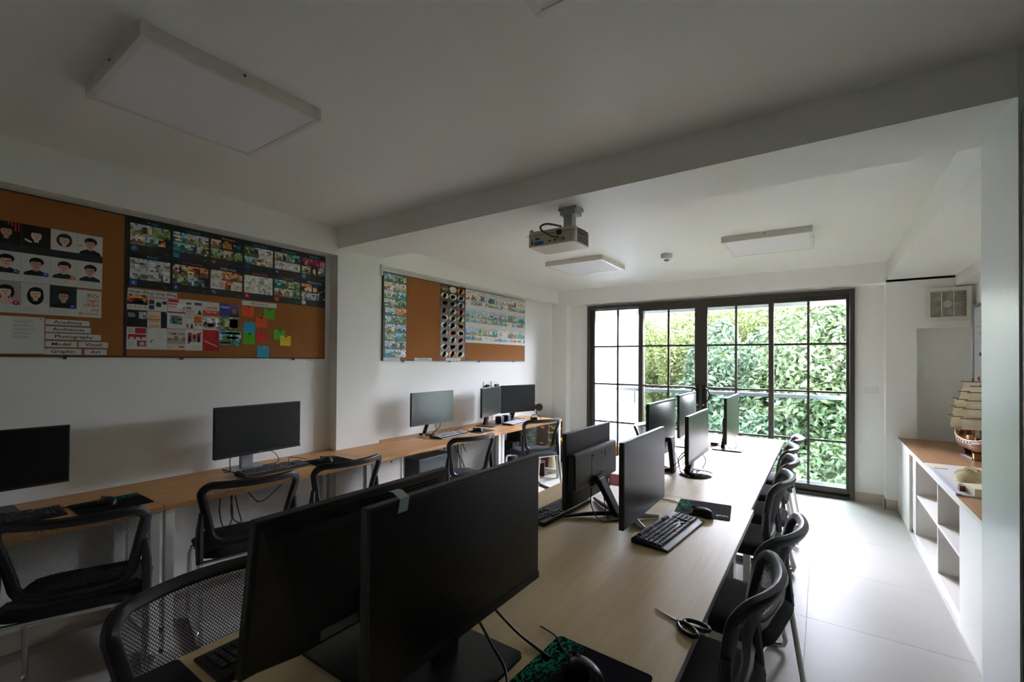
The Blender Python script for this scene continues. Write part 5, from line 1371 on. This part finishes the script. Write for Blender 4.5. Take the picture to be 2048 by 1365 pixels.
    if n_ == 'c1': Rr(.4, .72, .95, .97, '#a81c34'); Rr(.06, .45, .95, .68, '#a8243a'); [A.ell(w_ * x_, h * .5, w_ * .12, h * .06, '#d0c4c0') for x_ in (.25, .55, .85)]; Rr(.5, .14, .95, .4, '#8a1c2e'); A.ell(w_ * .75, h * .26, w_ * .14, h * .09, '#b9b5b2'); lines(A, w_ * .06, h * .1, w_ * .4, h * .36, 5, '#7a7a80'); lines(A, w_ * .06, h * .75, w_ * .36, h * .95, 4, '#4a4a50')
    if n_ == 'c2': lines(A, w_ * .35, h * .45, w_ * .95, h * .9, 5, '#c9c9c6', 4, .5); [A.ell(w_ * x_, h * y_, w_ * .035, h * .025, '#2a2a2c') for x_, y_ in ((.2, .38), (.26, .42), (.16, .34))]; lines(A, w_ * .06, h * .05, w_ * .9, h * .12, 2, '#a9a9a6')
    if n_ == 'c3': Rr(0, 0, 1, 1, '#c9beb2'); Rr(0, .28, 1, .55, '#a8998c'); A.ell(w_ * .5, h * .55, w_ * .14, h * .12, '#8a7c70'); A.ell(w_ * .15, h * .5, w_ * .12, h * .06, '#7a6e64'); A.ell(w_ * .92, h * .52, w_ * .1, h * .12, '#857a70'); lines(A, w_ * .05, h * .05, w_ * .4, h * .2, 3, '#9a8a80'); Rr(.62, .12, .95, .17, '#2a2624')
    if n_ == 'c4': [(Rr(.14 + .26 * k, .42, .36 + .26 * k, .84 - .06 * (k == 1), '#a82c3a'), A.ell(w_ * (.25 + .26 * k), h * .62, w_ * .07, h * .07, '#1c1816'), Rr(.17 + .26 * k, .4, .33 + .26 * k, .56, ('#1c1c1e', '#8a7a6a', '#1c1c1e')[k])) for k in range(3)]; A.poly([(w_ * .86, h * .78), (w_ * .93, h * .84), (w_ * .86, h * .9), (w_ * .79, h * .84)], '#b3283a'); lines(A, w_ * .4, h * .06, w_ * .9, h * .24, 4, '#b08a8a'); Rr(.14, .33, .26, .4, '#8a2a30')
    if n_ == 'c5': Rr(0, 0, 1, 1, '#a8141c'); A.poly([(0, h), (w_ * .5, h * .6), (w_, h)], '#c01c22'); A.poly([(w_ * .1, h * .5), (w_ * .9, h * .24), (w_ * .9, h * .2), (w_ * .1, h * .45)], '#e0b8b0')
    if n_ == 'c6': photo(A, 0, 0, w_, h, 'sea', 31, 12, 8); Rr(.28, .78, .95, .95, '#d0a02a'); Rr(.05, .06, .5, .24, '#d09a2a'); [A.ell(w_ * x_, h * y_, w_ * .05, h * .06, '#1c4f9c') for x_, y_ in ((.08, .88), (.16, .8), (.2, .9))]; A.ell(w_ * .6, h * .55, w_ * .3, h * .1, '#4a6a5a')
    A.build('printed_picture', o)
    if n_ == 'a5': text(o, '100000', .0022, w_ / 2, h * .56, .024, mat('print_red', '#c8381c', .5), bold=.02); text(o, 'Thành viên', .0022, w_ / 2, h * .26, .015, WH, bold=.02)
    if n_ == 'c3': text(o, 'TIM LAI', .0022, w_ * .52, h * .76, .022, mat('print_brown', '#3a2a24', .5), 'x', 1.15, bold=.015)
    MB().lathe([(.003, .0011), (.003, .004)], 0, w_ * .97, 8, h * .96, 'x').build('pin', pin_m, o)

# sticky notes
for nm, q, c, lab in (('or1', (1.536, 1.798, 1.616, 1.874), '#e8530f', 'upper orange sticky note under the white heading'), ('gr1', (1.686, 1.794, 1.767, 1.869), '#4fae1e', 'green sticky note at the top right of the notes'), ('or2', (1.627, 1.728, 1.710, 1.803), '#e8530f', 'lower orange sticky note in the middle of the notes'), ('bl1', (1.547, 1.685, 1.627, 1.762), '#1f9fc4', 'blue sticky note above a green one'), ('gr2', (1.546, 1.602, 1.627, 1.684), '#4fae1e', 'green sticky note below the blue one'), ('rd', (1.631, 1.622, 1.707, 1.695), '#d01f24', 'red sticky note right of the lower green one'), ('gr3', (1.761, 1.643, 1.846, 1.718), '#4fae1e', 'green sticky note partly covered by the yellow one'), ('ye', (1.808, 1.599, 1.891, 1.675), '#e6c200', 'yellow sticky note with small handwriting'), ('bl2', (1.641, 1.510, 1.725, 1.592), '#1f9fc4', 'blue sticky note lowest on the board')):
    o, w_, h = sheet('sticky_note', lab, 'sticky note', *q, base=mat('note_' + c[1:], c, .7), group='sticky notes', lift=.0015 if nm in ('ye', 'or2') else 0, rot=R(random.uniform(-2, 2)))
    MB().lathe([(.005, .001), (.006, .005), (.003, .008), (.005, .014)], 0, w_ * .5, 10, h * .9, 'x').build('push_pin', grey_m if nm not in ('bl2', 'bl1') else pin_m, o, smooth=True)
    A = Art(); lines(A, w_ * .15, h * .45, w_ * .8, h * .75, 3, '#3a3a34' if nm == 'ye' else tuple(x_ * .55 for x_ in lin(c)[:3]) + (1,), 5, .14); A.build('handwriting', o)

# picture strips past the pillar
o, w_, h = sheet('photo_strip', 'tall strip of landscape photos at the left of the far cork board', 'poster', 2.782, 1.519, 3.058, 2.315, blackpaper)
A = Art(); kk = ['city', 'forest', 'interior', 'villa', 'villa', 'sea', 'villa', 'forest', 'city', 'warm', 'sea', 'forest', 'villa', 'city', 'forest', 'sea', 'city', 'forest', 'sea', 'sketch']
for i in range(20):
    r_, c = divmod(i, 2); ph = h / 10
    photo(A, c * w_ / 2 + .003 + (.012 if (r_ > 3 and c == 0) else 0), h - (r_ + 1) * ph + .003, (c + 1) * w_ / 2 - .002, h - r_ * ph - .002, kk[i], 100 + i, 10, 6)
A.build('printed_pictures', o)
o, w_, h = sheet('food_strip', 'tall black strip of small scale model photos on the far cork board', 'poster', 3.539, 1.522, 3.938, 2.315, blackpaper)
A = Art(); r_ = random.Random(9)
for i in range(30):
    a, b = divmod(i, 3); u, v = (b + .5) * w_ / 3, h - (a + .5) * h / 10; pc_ = PAL['dish'][2]
    n_ = r_.choice((6, 6, 8)); rot_ = r_.uniform(0, 1)
    A.ell(u, v, w_ * .155, h * .044, r_.choice(pc_), n_, 0)
    A.ell(u + r_.uniform(-.01, .01), v, w_ * .11, h * .03, r_.choice(pc_ + ['#5a4a3c']), n_, rot_)
    for k in range(6): A.ell(u + r_.uniform(-.03, .03), v + r_.uniform(-.014, .014), r_.uniform(.006, .014), r_.uniform(.004, .01), r_.choice(pc_ + ['#3a3632', '#a34a2c', '#7a8a4a']), 6)
A.build('printed_pictures', o)
for lab, q, wd in (('white strip reading COLOR VISUAL at the left', (2.782, 1.488, 2.981, 1.517), 'COLOR VISUAL'), ('white strip reading COLOR INTERIOR in the middle', (3.171, 1.489, 3.416, 1.518), 'COLOR INTERIOR'), ('white strip reading COLOR MODEL under the dark strip', (3.628, 1.489, 3.872, 1.519), 'COLOR MODEL')):
    o, w_, h = sheet('caption_strip', lab, 'sign', *q, group='caption strips on the far board', lift=.0014)
    text(o, wd, .0016, w_ / 2, h / 2, .014, mat('ink_grey', '#5a5a5c', .6), 'x', 1.3, bold=.01)
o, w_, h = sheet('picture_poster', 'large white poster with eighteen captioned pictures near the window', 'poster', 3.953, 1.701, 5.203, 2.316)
A = Art(); kk = ['interior', 'sketch', 'city', 'sketch', 'interior', 'plan', 'temple', 'temple', 'city', 'temple', 'forest', 'sea', 'temple', 'forest', 'teal', 'plan', 'interior', 'sea']
for i in range(18):
    a, b = divmod(i, 6); u0 = .004 + b * .2092; v1 = .582 - a * .205
    photo(A, u0, v1 - .085, u0 + .195, v1, kk[i], 200 + i, 13, 8)
    photo(A, u0, v1 - .138, u0 + .095, v1 - .087, kk[(i + 5) % 18], 300 + i, 7, 5); photo(A, u0 + .098, v1 - .138, u0 + .195, v1 - .087, kk[(i + 2) % 18], 400 + i, 7, 5)
    A.rect(u0 + .03, v1 + .008, u0 + .165, v1 + .015, '#c98a90')
A.build('printed_pictures', o)
